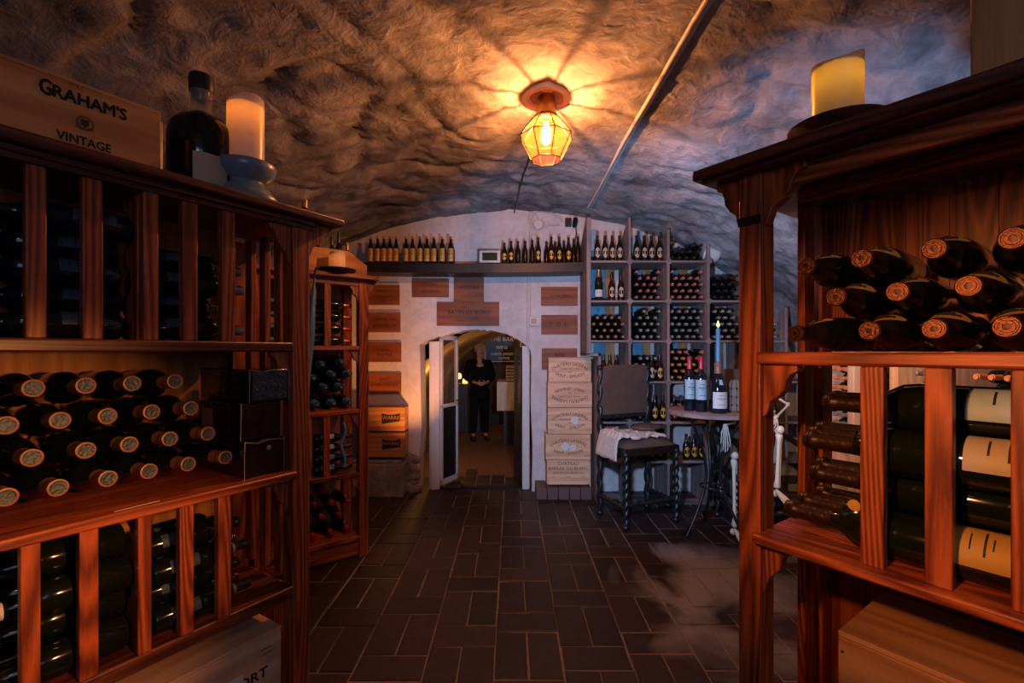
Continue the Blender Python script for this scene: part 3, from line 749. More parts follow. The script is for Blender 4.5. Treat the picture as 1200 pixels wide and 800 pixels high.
def bottle(spec, mat, label, group=None, cat='wine bottle'):
    if spec[0] == 'champagne': cat = 'champagne bottle'
    if spec == MAG_: cat = 'magnum'
    nm = {'wine bottle': 'wine_bottle', 'beer bottle': 'beer_bottle', 'champagne bottle': 'champagne_bottle', 'magnum': 'magnum_bottle'}[cat]
    """spec: (kind, r, L, glass, capsule, label(s), detail)"""
    key = repr(spec)
    if key in PROTO:
        o = copy_tree(PROTO[key]); o.matrix_world = mat; o['label'] = label; o['category'] = cat
        if group: o['group'] = group
        return o
    kind, r, L, glass, caps, labs, det = spec
    p = prof(kind, r, L)
    if det == 'far':
        # one mesh: body and coloured capsule
        cz = .80*L; body = [q for q in p if q[1] < cz]+[(prof_at(p, cz), cz)]; top = [(prof_at(p, cz)+.0006, cz)]+[(q[0]+.0006, q[1]) for q in p if q[1] > cz]
        mb = MB(); mb.lathe(body, 14, 0); mb.lathe(top, 14, 1)
        mats = [M[glass], M[caps]]
        for i, (z0, z1, m, w) in enumerate(labs or []):
            mb.lathe(band(p, z0*L, z1*L, .0008, 3), 12, 2+i, a0=-w, a1=w) if m[0] != '*' else None
            if m[0] == '*':
                add_oval(mb, p, L, z0, z1, w, 2+i, m); 
            mats.append(M[m.strip('*')])
        o = mb.build(nm, mats, None, 50)
    else:
        seg = 32
        o = MB().lathe(p, seg).build(nm, M[glass], None, 50)
        if caps:
            c0 = {'bordeaux': .77, 'champagne': .74, 'burgundy': .78, 'beer': .9}[kind]
            q = band(p, c0*L, .998*L, .0010, 14)+[(.002, 1.002*L)]
            kid(o, MB().lathe(q, seg).build('capsule', M[caps], o, 50))
        if det == 'crown':   # embossed copper crown with rings on the tip
            rr = r*.42+.0015; z = L*1.001
            q = [(rr, z-.012), (rr+.001, z-.002), (rr-.002, z+.003), (rr*.80, z+.003), (rr*.76, z+.001), (rr*.60, z+.001), (rr*.56, z+.0035), (rr*.3, z+.0035), (rr*.26, z+.001), (rr*.24, z+.001), (0, z+.0012)]
            m = MB().lathe(q, seg, mids=[0, 0, 0, 0, 0, 1, 0, 0, 0, 1][:len(q)-1])
            for k in range(14):
                a = 2*PI*k/14; m.box((rr*.63, -rr*.05, z+.001), (rr*.74, rr*.05, z+.003), 0, Matrix.Rotation(a, 4, 'Z'))
            kid(o, m.build('crown_cap', [M['copper'], M['bronze']], o, 30))
        if det == 'disc':    # slate end disc with a raised rim
            rr = r*.40+.001; z = L*1.001
            kid(o, MB().lathe([(rr, z-.010), (rr+.0025, z-.006), (rr+.0025, z+.001), (rr-.002, z+.002)], seg).build('cap_rim', M[caps], o, 40))
            kid(o, MB().lathe([(rr-.002, z+.0018), (rr-.006, z+.0005), (rr*.6, z+.0012), (rr*.45, z+.0003), (0, z+.0012)], seg).build('cap_disc', M['cap_slate'], o, 60))
        if det in ('ring', 'ringed'):
            kid(o, MB().lathe(band(p, .80*L, .83*L, .0022, 2)+[(0, 0)][:0], seg).build('neck_ring', M['cap_silver'], o, 50))
        for (z0, z1, m, w) in labs or []:
            if m.startswith('~'):   # crescent shield over the shoulder
                mm = m[1:]; vs = []; n = 20
                for k in range(n+1):
                    t = -1+2*k/n; a = PI/2+t*w; zz = (z0+z1)/2*L; hw = (z1-z0)/2*L*(1-.75*t*t); zc = zz-.14*L*(t*t)*.5
                    for j in range(5):
                        zj = zc-hw+2*hw*j/4; rr_ = prof_at(p, zj)+.0012
                        vs.append((rr_*math.cos(a), rr_*math.sin(a), zj))
                fs = [(k*5+j, k*5+j+1, (k+1)*5+j+1, (k+1)*5+j) for k in range(n) for j in range(4)]
                lb = MB().add(vs, fs).build('shoulder_label', M[mm], o, 60); kid(o, lb)
                s = MB(); n0 = []
                for k in range(-3, 4):
                    a = PI/2+k*w*.16; zz = (z0+z1)/2*L-.14*L*.5*(k*.16)**2; rr_ = prof_at(p, zz)+.0022
                    s.ball((rr_*math.cos(a), rr_*math.sin(a), zz), .0045+(.003 if abs(k) < 2 else 0), 6, sc=(1, 1, .9))
                kid(lb, s.build('crest', M['ink'], lb, 60))
            elif m[0] == '*':
                mb = MB(); add_oval(mb, p, L, z0, z1, w, 0, m); kid(o, mb.build('oval_label', M[m.strip('*')], o, 60))
            else:
                lb = MB().lathe(band(p, z0*L, z1*L, .0009, 6), 28, a0=PI/2-w, a1=PI/2+w).build('paper_label', M[m], o, 60); kid(o, lb)
                if r > .03:
                    s = MB()
                    for k, (fz, fw) in enumerate(((.78, .5), (.60, .75), (.50, .35), (.22, .6))):
                        zz = (z0+(z1-z0)*fz)*L; rr_ = prof_at(p, zz)+.0016; hh = (z1-z0)*L*(.022 if k != 1 else .032)
                        s.lathe([(rr_, zz-hh/2), (rr_, zz+hh/2)], 14, a0=PI/2-w*fw*.7, a1=PI/2+w*fw*.7)
                    kid(lb, s.build('print', M['ink'], lb, 60))
    PROTO[key] = o; o.matrix_world = mat; tag(o, label, cat, group); return o
def add_oval(mb, p, L, z0, z1, w, mi, m):
    n = 16; vs = []; zc = (z0+z1)/2*L; hh = (z1-z0)/2*L
    r_ = prof_at(p, zc)+.0010
    vs.append((0, -r_, zc))
    for k in range(n):
        a = 2*PI*k/n; th = -PI/2+w*math.cos(a); z = zc+hh*math.sin(a); rr = prof_at(p, z)+.0010
        vs.append((rr*math.cos(th), rr*math.sin(th), z))
    mb.add(vs, [(0, 1+k, 1+(k+1) % n) for k in range(n)], mi)

def hexa(x0, x1, r, rows, z0, gap=.003, first=None):
    """centres of a hexagonal stack, bottom layer first: (x, z, layer, place)"""
    out = []; d = 2*r+gap; n = int((x1-x0+1e-6)//d) if first is None else first
    s = x0+((x1-x0)-n*d)/2+d/2 if first is None else x0+d/2
    for k in range(rows):
        odd = k % 2; m = n-(1 if odd else 0)
        for i in range(m): out.append((s+i*d+(d/2 if odd else 0), z0+r+.001+k*d*.868, k, i))
    return out
LAYER = ['lowest', 'second', 'third', 'fourth', 'fifth', 'sixth', 'seventh']

# ------------------------------------------------------------------ grey pigeonhole shelving
GY = 4.85
def gx(px): return (px-CX)/F*GY
def gz(py): return H-(py-CY)/F*GY
GXS = [gx(p) for p in (690, 738, 783.5, 830.5, 876, 922, 968)]
GZS = [.0, gz(540), gz(494), gz(446.6), gz(398.5), gz(351.6), gz(305)]
def bins():
    e = empty('bottle_shelving', (GXS[0], GY, 0), 'tall grey timber pigeonhole shelving stepping up under the vault at the right', 'shelving')
    ox = GXS[0]; d = .46; th = .026; XL = .905-ox
    for i, x in enumerate(GXS):
        m = MB(); top = min(vault_z(x)-.09, 3.0); tf = top-.0
        # dividers rise above the top shelf with a slanted head following the vault
        t = GZS[-1] if i < 4 else GZS[-2]
        hi = [2.98, 2.98, 2.86, 2.70, 2.40, 2.05, 1.6][i]
        w = .045 if i == 0 else th
        zl = 1.56 if i == 0 else 0
        m.prism([(0, zl), (d, zl), (d, hi-.22), (.02, hi), (0, hi)], x-ox-w/2, x-ox+w/2, 'x')
        if i == 0: m.box((XL-.015, 0, 0), (XL+.015, d, 1.575)); m.box((-w/2, 0, 1.545), (XL+.015, d, 1.575))
        m.build('upright', GREYW['z'], e, bevel=.003)
    for k, z in enumerate(GZS):
        for i in range(6):
            lim = [2.9, 2.9, 2.75, 2.55, 2.2, 1.8][i]
            if z > lim-.15 or (k == 6 and i > 2) or (k == 5 and i > 3): continue
            m = MB(); m.box(((XL+.016 if i == 0 and k < 4 else GXS[i]-ox+th/2+.001), 0, z-.022), (GXS[i+1]-ox-th/2-.001, d, z)); m.build('shelf_board', GREYW['x'], e, bevel=.002)
    # chamfer blocks at the crossings
    for i in range(1, 5):
        for k in range(1, 7):
            if (k == 6 and i > 3) or (k == 5 and i > 4): continue
            x, z = GXS[i]-ox, GZS[k]-.011; s = .034
            m = MB(); m.prism([(x-s, z-.01), (x-.01, z-s), (x+.01, z-s), (x+s, z-.01), (x+s, z+.01), (x+.01, z+s), (x-.01, z+s), (x-s, z+.01)], -.008, .0, 'y'); m.build('corner_plate', GREYW['x'], e, bevel=.002)
    # backs: panel part with blue light put into its colour, timber strip part
    for i in range(5):
        for k in range(1, 7):
            hi = [2.75, 2.72, 2.6, 2.35, 2.0][i]; z0 = GZS[k]; z1 = GZS[k+1] if k < 6 else hi
            z1 = min(z1-.022, hi)
            if z1 <= z0+.05: continue
            if i in (0, 1) or k in (3, 4, 5, 6):
                m = MB(); m.box(((XL+.016 if i == 0 and k < 4 else GXS[i]-ox+.02), d-.012, z0), (GXS[i]-ox+.255, d-.004, z1)); m.build('back_panel', M['bluelitplaster'], e)
                m = MB(); m.box((GXS[i]-ox+.258, d-.018, z0), (GXS[i+1]-ox-.06, d-.002, z1)); m.build('back_plank', PINE['z'], e)
bins()
def bin_stack(col, row, rows, cap, phrase, n=None, r=.0365, glass='glass', L=.30, tiltj=.02):
    x0, x1, z0 = GXS[col]+.016, GXS[col+1]-.016, GZS[row]
    spec = ('bordeaux', r, L, glass, cap, None, 'far')
    word = {'cap_pink': 'pink', 'cap_silver': 'silver', 'cap_brown': 'brown', 'cap_orange': 'orange', 'cap_dark': 'black', 'label_white': 'white'}[cap]
    pts = hexa(x0, x1, r, rows, z0); rnd = random.Random(col*10+row)
    for (x, z, k, i) in pts:
        if k == rows-1 and rnd.random() < .25: continue
        yy = GY+.335+rnd.uniform(-.012, .02)
        ax = Vector((rnd.uniform(-tiltj, tiltj)*0, -1, 0))
        bottle(spec, orient((x, yy, z), ax, rnd.random()*6), f'{word}-capped bottle, {ORD[i]} from left in {LAYER[k]} layer, {phrase}', f'{word}-capped bottles in the {phrase}')
T = {1: 'bottom tier', 2: 'fifth tier', 3: 'fourth tier', 4: 'third tier', 5: 'second tier', 6: 'top tier'}
C = ['first bin', 'second bin', 'third bin', 'fourth bin', 'fifth bin']
for col, row, rows, cap in [(1, 5, 5, 'cap_pink'), (2, 5, 5, 'cap_pink'), (3, 5, 4, 'cap_dark'), (0, 4, 4, 'cap_brown'), (1, 4, 5, 'cap_silver'), (2, 4, 5, 'cap_silver'), (3, 4, 5, 'cap_silver'), (4, 4, 3, 'cap_silver'),
                            (1, 3, 4, 'cap_silver'), (2, 3, 5, 'cap_orange'), (4, 3, 4, 'cap_silver'), (2, 2, 3, 'cap_silver'), (2, 6, 3, 'cap_dark'), (4, 5, 3, 'cap_silver') ]:
    if (col, row) == (4, 5): continue
    bin_stack(col, row, rows, cap, f'{T[row]} {C[col]}')
BEER = ('beer', .034, .27, 'glass_brown', 'cap_dark', [(.12, .52, '*label_cream*', .85)], 'far')
AMB = ('beer', .034, .27, 'glass_brown', 'cap_dark', [(.12, .52, '*label_gold*', .85)], 'far')
def row_standing(spots, y, z, spec, what, where, group, cat='beer bottle', s=1):
    n = len(spots)
    for i, x in enumerate(spots):
        m = Matrix.Translation((x, y+(i % 3)*.004, z+.001)) @ Matrix.Scale(s, 4)
        bottle(spec, m, f'{what}, {ORD[i]} from left {where}', group, cat)
def pxs(ps, Y): return [(p-CX)/F*Y for p in ps]
row_standing(pxs([700, 709, 717.5, 726], GY+.06), GY+.06, GZS[6], BEER, 'brown oval-labelled bottle', 'in top left pigeonhole', 'oval-labelled bottles in the top left pigeonhole')
row_standing(pxs([746, 755, 763.5, 772.5], GY+.06), GY+.06, GZS[6], BEER, 'brown oval-labelled bottle', 'in second pigeonhole of top tier', 'oval-labelled bottles in the second pigeonhole of the top tier')
row_standing(pxs([716.5, 727.5], GY+.06), GY+.06, GZS[5], BEER, 'dark oval-labelled bottle beside a champagne bottle', 'in second tier first bin', 'oval-labelled bottles beside the champagne bottle')
bottle(('champagne', .042, .33, 'glass', 'cap_gold', [(.12, .34, 'label_white', 1.2)], 'full'), Matrix.Translation(((701.5-600)/F*(GY+.07), GY+.07, GZS[5]+.001)) @ Matrix.Rotation(PI, 4, 'Z'), 'tall dark champagne bottle standing at left in second tier first bin', None)
row_standing(pxs([707, 714.5, 722], GY+.06), GY+.06, GZS[3], BEER, 'dark-necked bottle', 'showing just above the leather chair back', 'bottles peeking over the leather chair back')
for x, m, w in ((763.5, BEER, 'left'), (773, AMB, 'right')):
    z3 = gz(443)
    bottle(m, Matrix.Translation(((x-600)/F*(GY-.0+.05), GY+.05, GZS[2]+.42 if False else GZS[3]+.001)), f'{w} bottle of the oval-labelled pair standing beside the leather chair back', None, 'beer bottle')
row_standing(pxs([709, 718.5, 727, 748.5], GY+.06), GY+.06, GZS[2], BEER, 'pale oval-labelled bottle', 'in the row below the leather chair back', 'bottles below the leather chair back')
row_standing(pxs([767, 776.5], GY+.06), GY+.06, GZS[2], AMB, 'amber oval-labelled bottle', 'in fifth tier second bin', 'amber-labelled bottles in the fifth tier')
row_standing(pxs([790, 798, 812], GY+.06), GY+.06, GZS[2], BEER, 'pale-labelled bottle', 'under the round table edge', 'bottles under the round table edge')
row_standing(pxs([710, 720, 750.5, 757, 764, 773.5], GY+.06), GY+.06, GZS[1], BEER, 'pale-labelled bottle', 'in the low row behind the bench seat', 'bottles behind the bench seat')
row_standing(pxs([804, 813, 822], GY+.06), GY+.06, GZS[1], AMB, 'amber-labelled bottle', 'in the low row right of the bench seat', 'amber bottles right of the bench seat')
# white spotlight fixture, built as a plain unlit canister under the vault
m = MB(); m.lathe([(0, 0), (.075, 0), (.085, .02), (.085, .14), (.07, .17), (.04, .18), (0, .18)], 24)
o = m.build('white_canister', M['plasterwhite'], None, 50); o.matrix_world = orient((gx(829), GY+.12, gz(292)), (1, -.1, -.22)); tag(o, 'white round-ended spotlight canister lying on the top of the fourth upright by the vault', 'canister')

# bottles along the black display shelf
LB = ('beer', .033, .28, 'glass_brown', 'cap_gold', [(.02, .52, 'label_gold', 1.25)], 'full')
xs1 = [428, 436.5, 444, 451.5, 459, 471, 479, 488, 496.5, 505, 515, 525.5]
for i, p in enumerate(xs1):
    Y = SY-.19+.0; x = (p-CX)/F*(SY-.15)
    bottle(LB, Matrix.Translation((x, SY+.04, SZ+.001)) @ Matrix.Rotation(PI+random.uniform(-.15, .15), 4, 'Z') @ Matrix.Diagonal((.95, .95, 1, 1)), f'gold-labelled brown bottle, {ORD[i]} from left along the black wall shelf', 'gold-labelled bottles on the black wall shelf')
for i, p in enumerate([465, 483.5, 501, 510, 520, 530]):
    bottle(('beer', .031, .275, 'glass_brown', 'cap_gold', None, 'far'), Matrix.Translation(((p-CX)/F*(SY+.16), SY+.15, SZ+.001)), f'gold-capped bottle in the rear row of the wall shelf, {ORD[i]} from left', 'rear row of gold-capped bottles on the wall shelf')
for i, (p, h) in enumerate([(591, 22), (599, 24), (607, 24), (615.5, 24), (624, 25), (631, 28), (641, 25), (646.5, 29), (651, 25), (656, 29), (661.5, 26), (667, 28), (673, 28), (678, 29)]):
    Y = SY+.0+(.10 if i in (6, 8, 10, 12) else .0); L = h/F*Y
    spec = ('beer', .031, .25, 'glass_brown', 'cap_dark', [(.1, .45, '*label_gold*', .8)] if i in (0, 1, 5, 7, 9, 11) else None, 'far')
    bottle(spec, Matrix.Translation(((p-CX)/F*Y, Y+.05, SZ+.001)) @ Matrix.Diagonal((1, 1, L/.25*1.05, 1)), f'small black bottle on the wall shelf, {ORD[i]} one right of the digital display', 'small black bottles right of the digital display')

# ------------------------------------------------------------------ rack pieces
def corbel(mb, u, z, w, h, v0, v1, sgn):
    """scroll-cut bracket in the front plane, thick in depth; top at z, attached edge at u, reaching sgn*w"""
    pts = [(0, 0), (w, 0), (w, -.12*h), (.80*w, -.18*h), (.70*w, -.30*h), (.66*w, -.45*h), (.45*w, -.60*h), (.22*w, -.70*h), (.18*w, -.82*h), (.10*w, -.95*h), (0, -h)]
    poly = [(u+sgn*a, z+b) for a, b in pts]
    mb.prism(poly if sgn > 0 else poly[::-1], v0, v1, 'y')
def corbel_side(mb, v, z, w, h, u0, u1, sgn):
    pts = [(0, 0), (w, 0), (w, -.12*h), (.80*w, -.18*h), (.70*w, -.30*h), (.66*w, -.45*h), (.45*w, -.60*h), (.22*w, -.70*h), (.18*w, -.82*h), (.10*w, -.95*h), (0, -h)]
    mb.prism([(v+sgn*a, z+b) for a, b in pts], u0, u1, 'x')
# ------------------------------------------------------------------ left rack (frame A)
FA = Frame(((363-CX)/F*1.88, 1.88), (350, 550))
def MF(fr, u, v, z, axis=None, roll=0.0):
    """matrix of a bottle lying in a rack: base at (u,v,z), axis in rack coordinates"""
    ax = fr.M.to_3x3() @ Vector(axis or (0, 0, 1)); return orient(fr.W(u, v, z), ax, roll)
def rack_a():
    e = empty('wine_rack', FA.M, 'tall redwood bottle rack at the left with slats, nearest on that side', 'wine rack')
    D = .50; pw = .072; L = -1.55; S1, S2, S3 = 1.633, 1.138, .69
    # posts
    for (u0, u1, v0, v1) in ((-pw, 0, 0, .07), (-pw, 0, D-.05, D), (L, L+pw, 0, .07), (L, L+pw, D-.05, D)):
        MB().box((u0, v0, 0), (u1, v1, 2.083)).build('post', RED['z'], e, bevel=.004)
    # the big top board and its fascia
    MB().box((L-.1, -.045, 2.118), (.135, D+.03, 2.15)).build('top_board', REDD['x'], e, bevel=.008)
    MB().box((L, .0, 2.083), (0.02, .03, 2.118)).box((L, -.012, 2.10), (0.03, .0, 2.118)).build('top_fascia', REDD['x'], e, bevel=.003)
    MB().box((L+pw, D-.012, .1), (-pw, D, 2.118)).build('back_panel', PINE['z'], e)
    for z, th, mt in ((S1, .036, REDD), (S2, .030, RED), (S3, .045, REDD)):
        MB().box((L+pw, -.004 if z != S2 else -.03, z-th), (-pw+.001, D-.013, z)).build('shelf', mt['x'], e, bevel=.006)
    MB().box((L+pw, .01, .08), (-pw, D-.013, .11)).build('shelf', REDD['x'], e, bevel=.004)
    def slats(pairs, z0, z1, d=.03, mt=RED, v=.006):
        for a, b in pairs:
            ua, ub = FA.u(a, v), FA.u(b, v)
            MB().box((ua, v, z0), (ub, v+d, z1)).build('slat', mt['z'], e, bevel=.003)
    slats([(30, 55), (97, 121), (168, 186), (214, 232), (260, 276)], S1, 2.083)
    slats([(24, 48), (93, 116), (162, 178), (211, 227.5), (256, 271)], S3-.0, S2-.03, v=-.004)
    slats([(-40, -12)], S1, 2.083); slats([(-52, -25)], S3, S2-.03)
    # divider panels with scroll-cut edges in the middle and at the end
    for (z0, z1) in ((S1, 2.083), (S3, S2-.03)):
        ud = FA.u(168, .03); m = MB()
        h = z1-z0; pts = [(.04, z0), (.04, z1), (.16, z1), (.15, z1-.08*h), (.10, z1-.14*h), (.09, z1-.25*h), (.13, z1-.34*h), (.145, z1-.44*h), (.10, z1-.52*h), (.085, z1-.62*h), (.12, z1-.72*h), (.14, z1-.8*h), (.10, z1-.9*h), (.10, z0)]
        prism_y = [(a, b) for a, b in pts]
        m.prism(prism_y, ud-.012, ud+.006, 'x'); m.build('divider', RED['z'], e, bevel=.002)
        m = MB(); corbel(m, -pw, z1, .085, .15, .012, .04, -1); m.build('bracket', RED['z'], e, bevel=.002)
    m = MB(); corbel(m, -pw, S1-.036, .08, .14, .012, .04, -1); m.build('bracket', RED['z'], e, bevel=.002)
    m = MB(); corbel(m, 0, 2.118, .11, .14, .012, .045, 1); m.build('bracket', RED['z'], e, bevel=.003)
    # far end slats
    for v in (.14, .25, .36):
        for z0, z1 in ((.11, S3-.045), (S3, S2-.03), (S2, S1-.036), (S1, 2.083)): MB().box((-.04, v, z0), (-.015, v+.045, z1)).build('end_slat', RED['z'], e, bevel=.002)
    return S1, S2, S3
S1, S2, S3 = rack_a()

# middle bay: magnums lying neck out, tips located one by one
MAG = ('burgundy', .050, .36, 'glass', 'cap_amber', None, 'disc')
rowsA = [[(7.5, 584.5), (68, 573), (126.6, 562), (174.6, 554.5), (220.5, 546), (264, 539)],
         [(-18, 546), (37.5, 535.6), (100.5, 528), (151.5, 520.6), (199, 515), (243.6, 510)],
         [(7.5, 496), (70.5, 490), (126, 485), (177.6, 480), (223.5, 478)],
         [(-25, 452), (39, 449.5), (100.5, 447), (155, 445), (205, 443)]]
tilt = R(4)
for k, row in enumerate(rowsA):
    for i, (px, py) in enumerate(row):
        u, z = FA.uz(px, py, .075)
        z = S2+.056+.36*math.sin(tilt)+k*.0935
        ax = Vector((.0, -math.cos(tilt), math.sin(tilt))); base = Vector((u, .075, z))-ax*.36
        bottle(MAG, MF(FA, base.x, base.y, base.z, ax, i*1.3+k), f'amber-necked magnum on the middle shelf of the left rack, {ORD[i]} from left, {LAYER[k]} layer', 'amber-necked magnums in the left rack')

# wrapped gift cases at the end of that shelf
def cases():
    w, d = .15, .36; h = .135
    spec = [(-.247, .02, S2+.0005, 'lowest black wrapped bottle case at the end of the middle shelf', .134), (-.252, .035, S2+.136, 'middle black wrapped bottle case, with a brown label on its side', .136), (-.240, .0, S2+.2735, 'topmost black wrapped bottle case with silvery crumpled foil end', .122)]
    for i, (u, v, z, lab, h) in enumerate(spec):
        e = empty('bottle_case', FA.M @ Matrix.Translation((u, v, z)), lab, 'bottle case', 'black wrapped bottle cases')
        MB().box((0, 0, 0), (w, d, h-.001)).build('box', M['blackw'], e, bevel=.005)
        m = MB()
        for s in ((0.0, .0), (w, .0)): m.tube([(s[0], -.001, .0), (s[0], -.002, h)], .0016, 5)
        m.tube([(0, -.002, h-.002), (w*.3, -.003, h-.012), (w*.6, -.002, h-.004), (w, -.002, h-.01)], .0012, 5)
        m.build('wrap_seam', M['cap_silver'], e)
        if i == 2:
            m = MB(); n = 12; vs = []
            for a in range(n+1):
                for b in range(n+1):
                    x, z_ = w*(.06+.88*a/n), h*(.08+.84*b/n); vs.append((x, -.003-.006*abs(noise.noise(Vector((x*60, z_*60, 3)))), z_))
            m.add(vs, [(a*(n+1)+b, a*(n+1)+b+1, (a+1)*(n+1)+b+1, (a+1)*(n+1)+b) for a in range(n) for b in range(n)]); m.build('foil_end', M['cap_slate'], e, sharp=10)
        if i == 1: MB().box((-.0015, .08, .02), (0, .30, h-.02)).build('side_label', M['bronze'], e); MB().box((-.0022, .20, .03), (-.0015, .28, h-.03)).build('side_print', M['cap_brown'], e)
        if i == 0:
            m = MB(); m.lathe([(0, 0), (.009, .0), (.009, .003), (0, .004)], 14, mat=Matrix.Translation((w*.6, 0, h*.75)) @ Matrix.Rotation(R(90), 4, 'X')); m.build('seal', M['cap_silver'], e)
cases()
# price strip lying at the shelf edge
u0, z0 = FA.uz(131, 588, -.0); u1, _ = FA.uz(182, 579, -.0)
m = MB().box((0, 0, 0), (.115, .006, .0015)); o = m.build('price_strip', M['label_cream']); o.matrix_world = FA.M @ Matrix.Translation((FA.u(132, .0), -.012, S2+.0008)) @ Matrix.Rotation(R(4), 4, 'Z'); tag(o, 'thin pale paper strip lying on the lit middle shelf edge of the left rack', 'paper strip')

# bottles lying lengthwise in the upper and lower bays
def lengthwise(fr, spec, u, layers, per, z0, v0, r, sgn, where, group, jit=.015, seed=1, roll=0.0):
    rnd = random.Random(seed); d = 2*r+.003
    for k in range(layers):
        n = per-(k % 2)
        for i in range(n):
            v = v0+i*d+(d/2 if k % 2 else 0); z = z0+r+.001+k*d*.868
            bottle(spec, MF(fr, u+rnd.uniform(-jit, jit), v, z, (sgn, 0, 0), roll), f'dark bottle lying lengthwise {where}, {LAYER[k]} layer, {ORD[i]} from front', group)
# roll so that labels look towards the aisle and slightly upward
RL = {1: 0, -1: 0}
B_UP = ('bordeaux', .041, .33, 'glass_blue', 'cap_dark', [(.12, .42, 'label_navy', .5)], 'full')
B_UP2 = ('bordeaux', .041, .30, 'glass', 'cap_silver', [(.15, .45, 'label_navy', .4)], 'ring')
UD = FA.u(168, .03)
lengthwise(FA, B_UP, UD-.035, 5, 3, S1, .085, .041, -1, 'in the upper left bay', 'bottles in the upper bay left of the divider', seed=3, roll=-1.1)
lengthwise(FA, B_UP2, UD+.03, 4, 3, S1, .085, .041, 1, 'in the upper right bay', 'bottles in the upper bay right of the divider', seed=4, roll=1.1)
B_LO = ('burgundy', .050, .34, 'glass', 'label_white', None, 'ringed')
B_LO2 = ('bordeaux', .042, .31, 'glass', 'cap_dark', [(.15, .42, 'label_navy', .5)], 'ring')
lengthwise(FA, B_LO, UD-.035, 4, 3, S3, .09, .050, -1, 'in the lower left bay', 'bottles in the lower bay left of the divider', seed=5)
lengthwise(FA, B_LO2, UD+.03, 4, 3, S3, .085, .042, 1, 'in the lower right bay', 'bottles in the lower bay right of the divider', seed=6, roll=1.1)
# dark domed cake of plaited raffia at the end of the upper bay
# crate at the bottom of the rack
def port_crate():
    w, d, h = .62, .34, .425; ou = FA.u(329.5, .02)-w/2; e = empty('wine_crate', FA.M @ Matrix.Translation((ou, .02, .111)), 'dim pale wooden crate with white sticker at the bottom of the left rack', 'wine crate')
    m = MB(); crate(m, w, d, h, .016); m.build('crate_box', PALE['x'], e, bevel=.003)
    MB().box((-w/2, 0, h), (w/2, d, h+.013)).build('lid', PALE['x'], e, bevel=.002)
    U = lambda p: FA.u(p, .02)-ou; Z = lambda p, q: FA.uz(p, q, .02)[1]-.111
    t = MB(); fit_text(t, 'PORT', U(270), U(313), Z(300, 793), -.0015, .05); t.box((U(305), -.0015, Z(311, 766)), (U(318), -.001, Z(311, 766)+.003)); t.box((U(305), -.0015, Z(311, 760)), (U(318), -.001, Z(311, 760)+.003)); t.build('lettering', M['ink'], e)
    MB().box((U(262), -.002, Z(274, 822)), (U(285), -.001, Z(274, 796))).build('sticker', M['label_white'], e)
port_crate()

# things on top of the left rack
ZT = 2.1505
def graham_box():
    u1 = FA.u(188.4, .03); w = .72; e = empty('wine_box', FA.M @ Matrix.Translation((u1-w/2, .03, ZT)), 'long wooden port box printed GRAHAM\'S on top of the left rack', 'wine box')
    h = .19; d = .19
    m = MB(); crate(m, w, d, h, .012); m.build('box_body', PINE['x'], e, bevel=.002)
    MB().box((-w/2, 0.0, h+.0005), (w/2, d, h+.010)).build('sliding_lid', PINE['x'], e, bevel=.001)
    OX = u1-w/2; U = lambda p: FA.u(p, .03)-OX; Z = lambda p, q: FA.uz(p, q, .03)[1]-ZT
    lx = U(99.5); t = MB()
    fit_text(t, "G", U(46), U(60), Z(53, 102)-.001, -.0012, .058, .0018); fit_text(t, "RAHAM'S", U(62), U(148), Z(97, 118.5)+.000, -.0012, .046, .0018)
    fit_text(t, 'VINTAGE', U(66), U(130), Z(97, 166), -.0012, .034, .0009); add_text(t, 'PORTO', .012, lx, Z(99, 158)+.017, -.0012); add_text(t, 'W & J', .012, lx-.02, Z(97, 106)+.005, -.0012)
    t.build('lettering', M['ink'], e); CZ = Z(99.5, 145)
    s = MB()
    for rr in (.020, .017):
        for k in range(28):
            a, b = 2*PI*k/28, 2*PI*(k+1)/28
            s.add([(lx+rr*math.cos(a), -.0012, CZ+rr*math.sin(a)), (lx+rr*math.cos(b), -.0012, CZ+rr*math.sin(b)), (lx+(rr-.0015)*math.cos(b), -.0012, CZ+(rr-.0015)*math.sin(b)), (lx+(rr-.0015)*math.cos(a), -.0012, CZ+(rr-.0015)*math.sin(a))], [(0, 1, 2, 3)])
    s.prism([(lx-.009, CZ+.011), (lx+.009, CZ+.011), (lx+.009, CZ-.002), (lx, CZ-.012), (lx-.009, CZ-.002)], -.0014, -.0008, 'y')
    s.build('crest', M['ink'], e)
graham_box()
m = MB(); m.box((-.03, -.03, 0), (.03, .03, .30)); q = m.build('wooden_block', REDD['z'], None, bevel=.004); q.matrix_world = FA.M @ Matrix.Translation((FA.u(175, .36), .36, ZT)) @ Matrix.Rotation(R(20), 4, 'Z'); tag(q, 'small dark upright wooden block behind the long port box', 'wooden block')
def demijohn():
    v = .16; u = FA.u(236, v); p = FA.W(u, v, ZT)
    e = empty('demijohn', p, 'big dark round-shouldered bottle with black stopper on the left rack', 'bottle')
    r = 34/F*p.y
    q = [(0, .005), (r*.9, .0), (r, .012), (r, .21), (r*.95, .245), (r*.72, .275), (r*.42, .292), (r*.33, .30)]
    MB().lathe(q, 40).build('body', M['glass'], e, 60)
    MB().lathe([(r*.33, .30), (r*.31, .32), (r*.31, .37), (r*.36, .375), (r*.36, .38)], 32).build('clear_neck', M['clear'], e, 60)
    MB().lathe([(r*.15, .345), (r*.27, .36), (r*.28, .38), (r*.37, .382), (r*.385, .42), (r*.36, .438), (r*.2, .442), (0, .442)], 28).build('stopper', M['cap_dark'], e, 50)
    MB().lathe([(r+.001, .03), (r+.001, .13)], 16, a0=R(-70), a1=R(-10)).build('paper_label', M['label_cream'], e, 60)
demijohn()
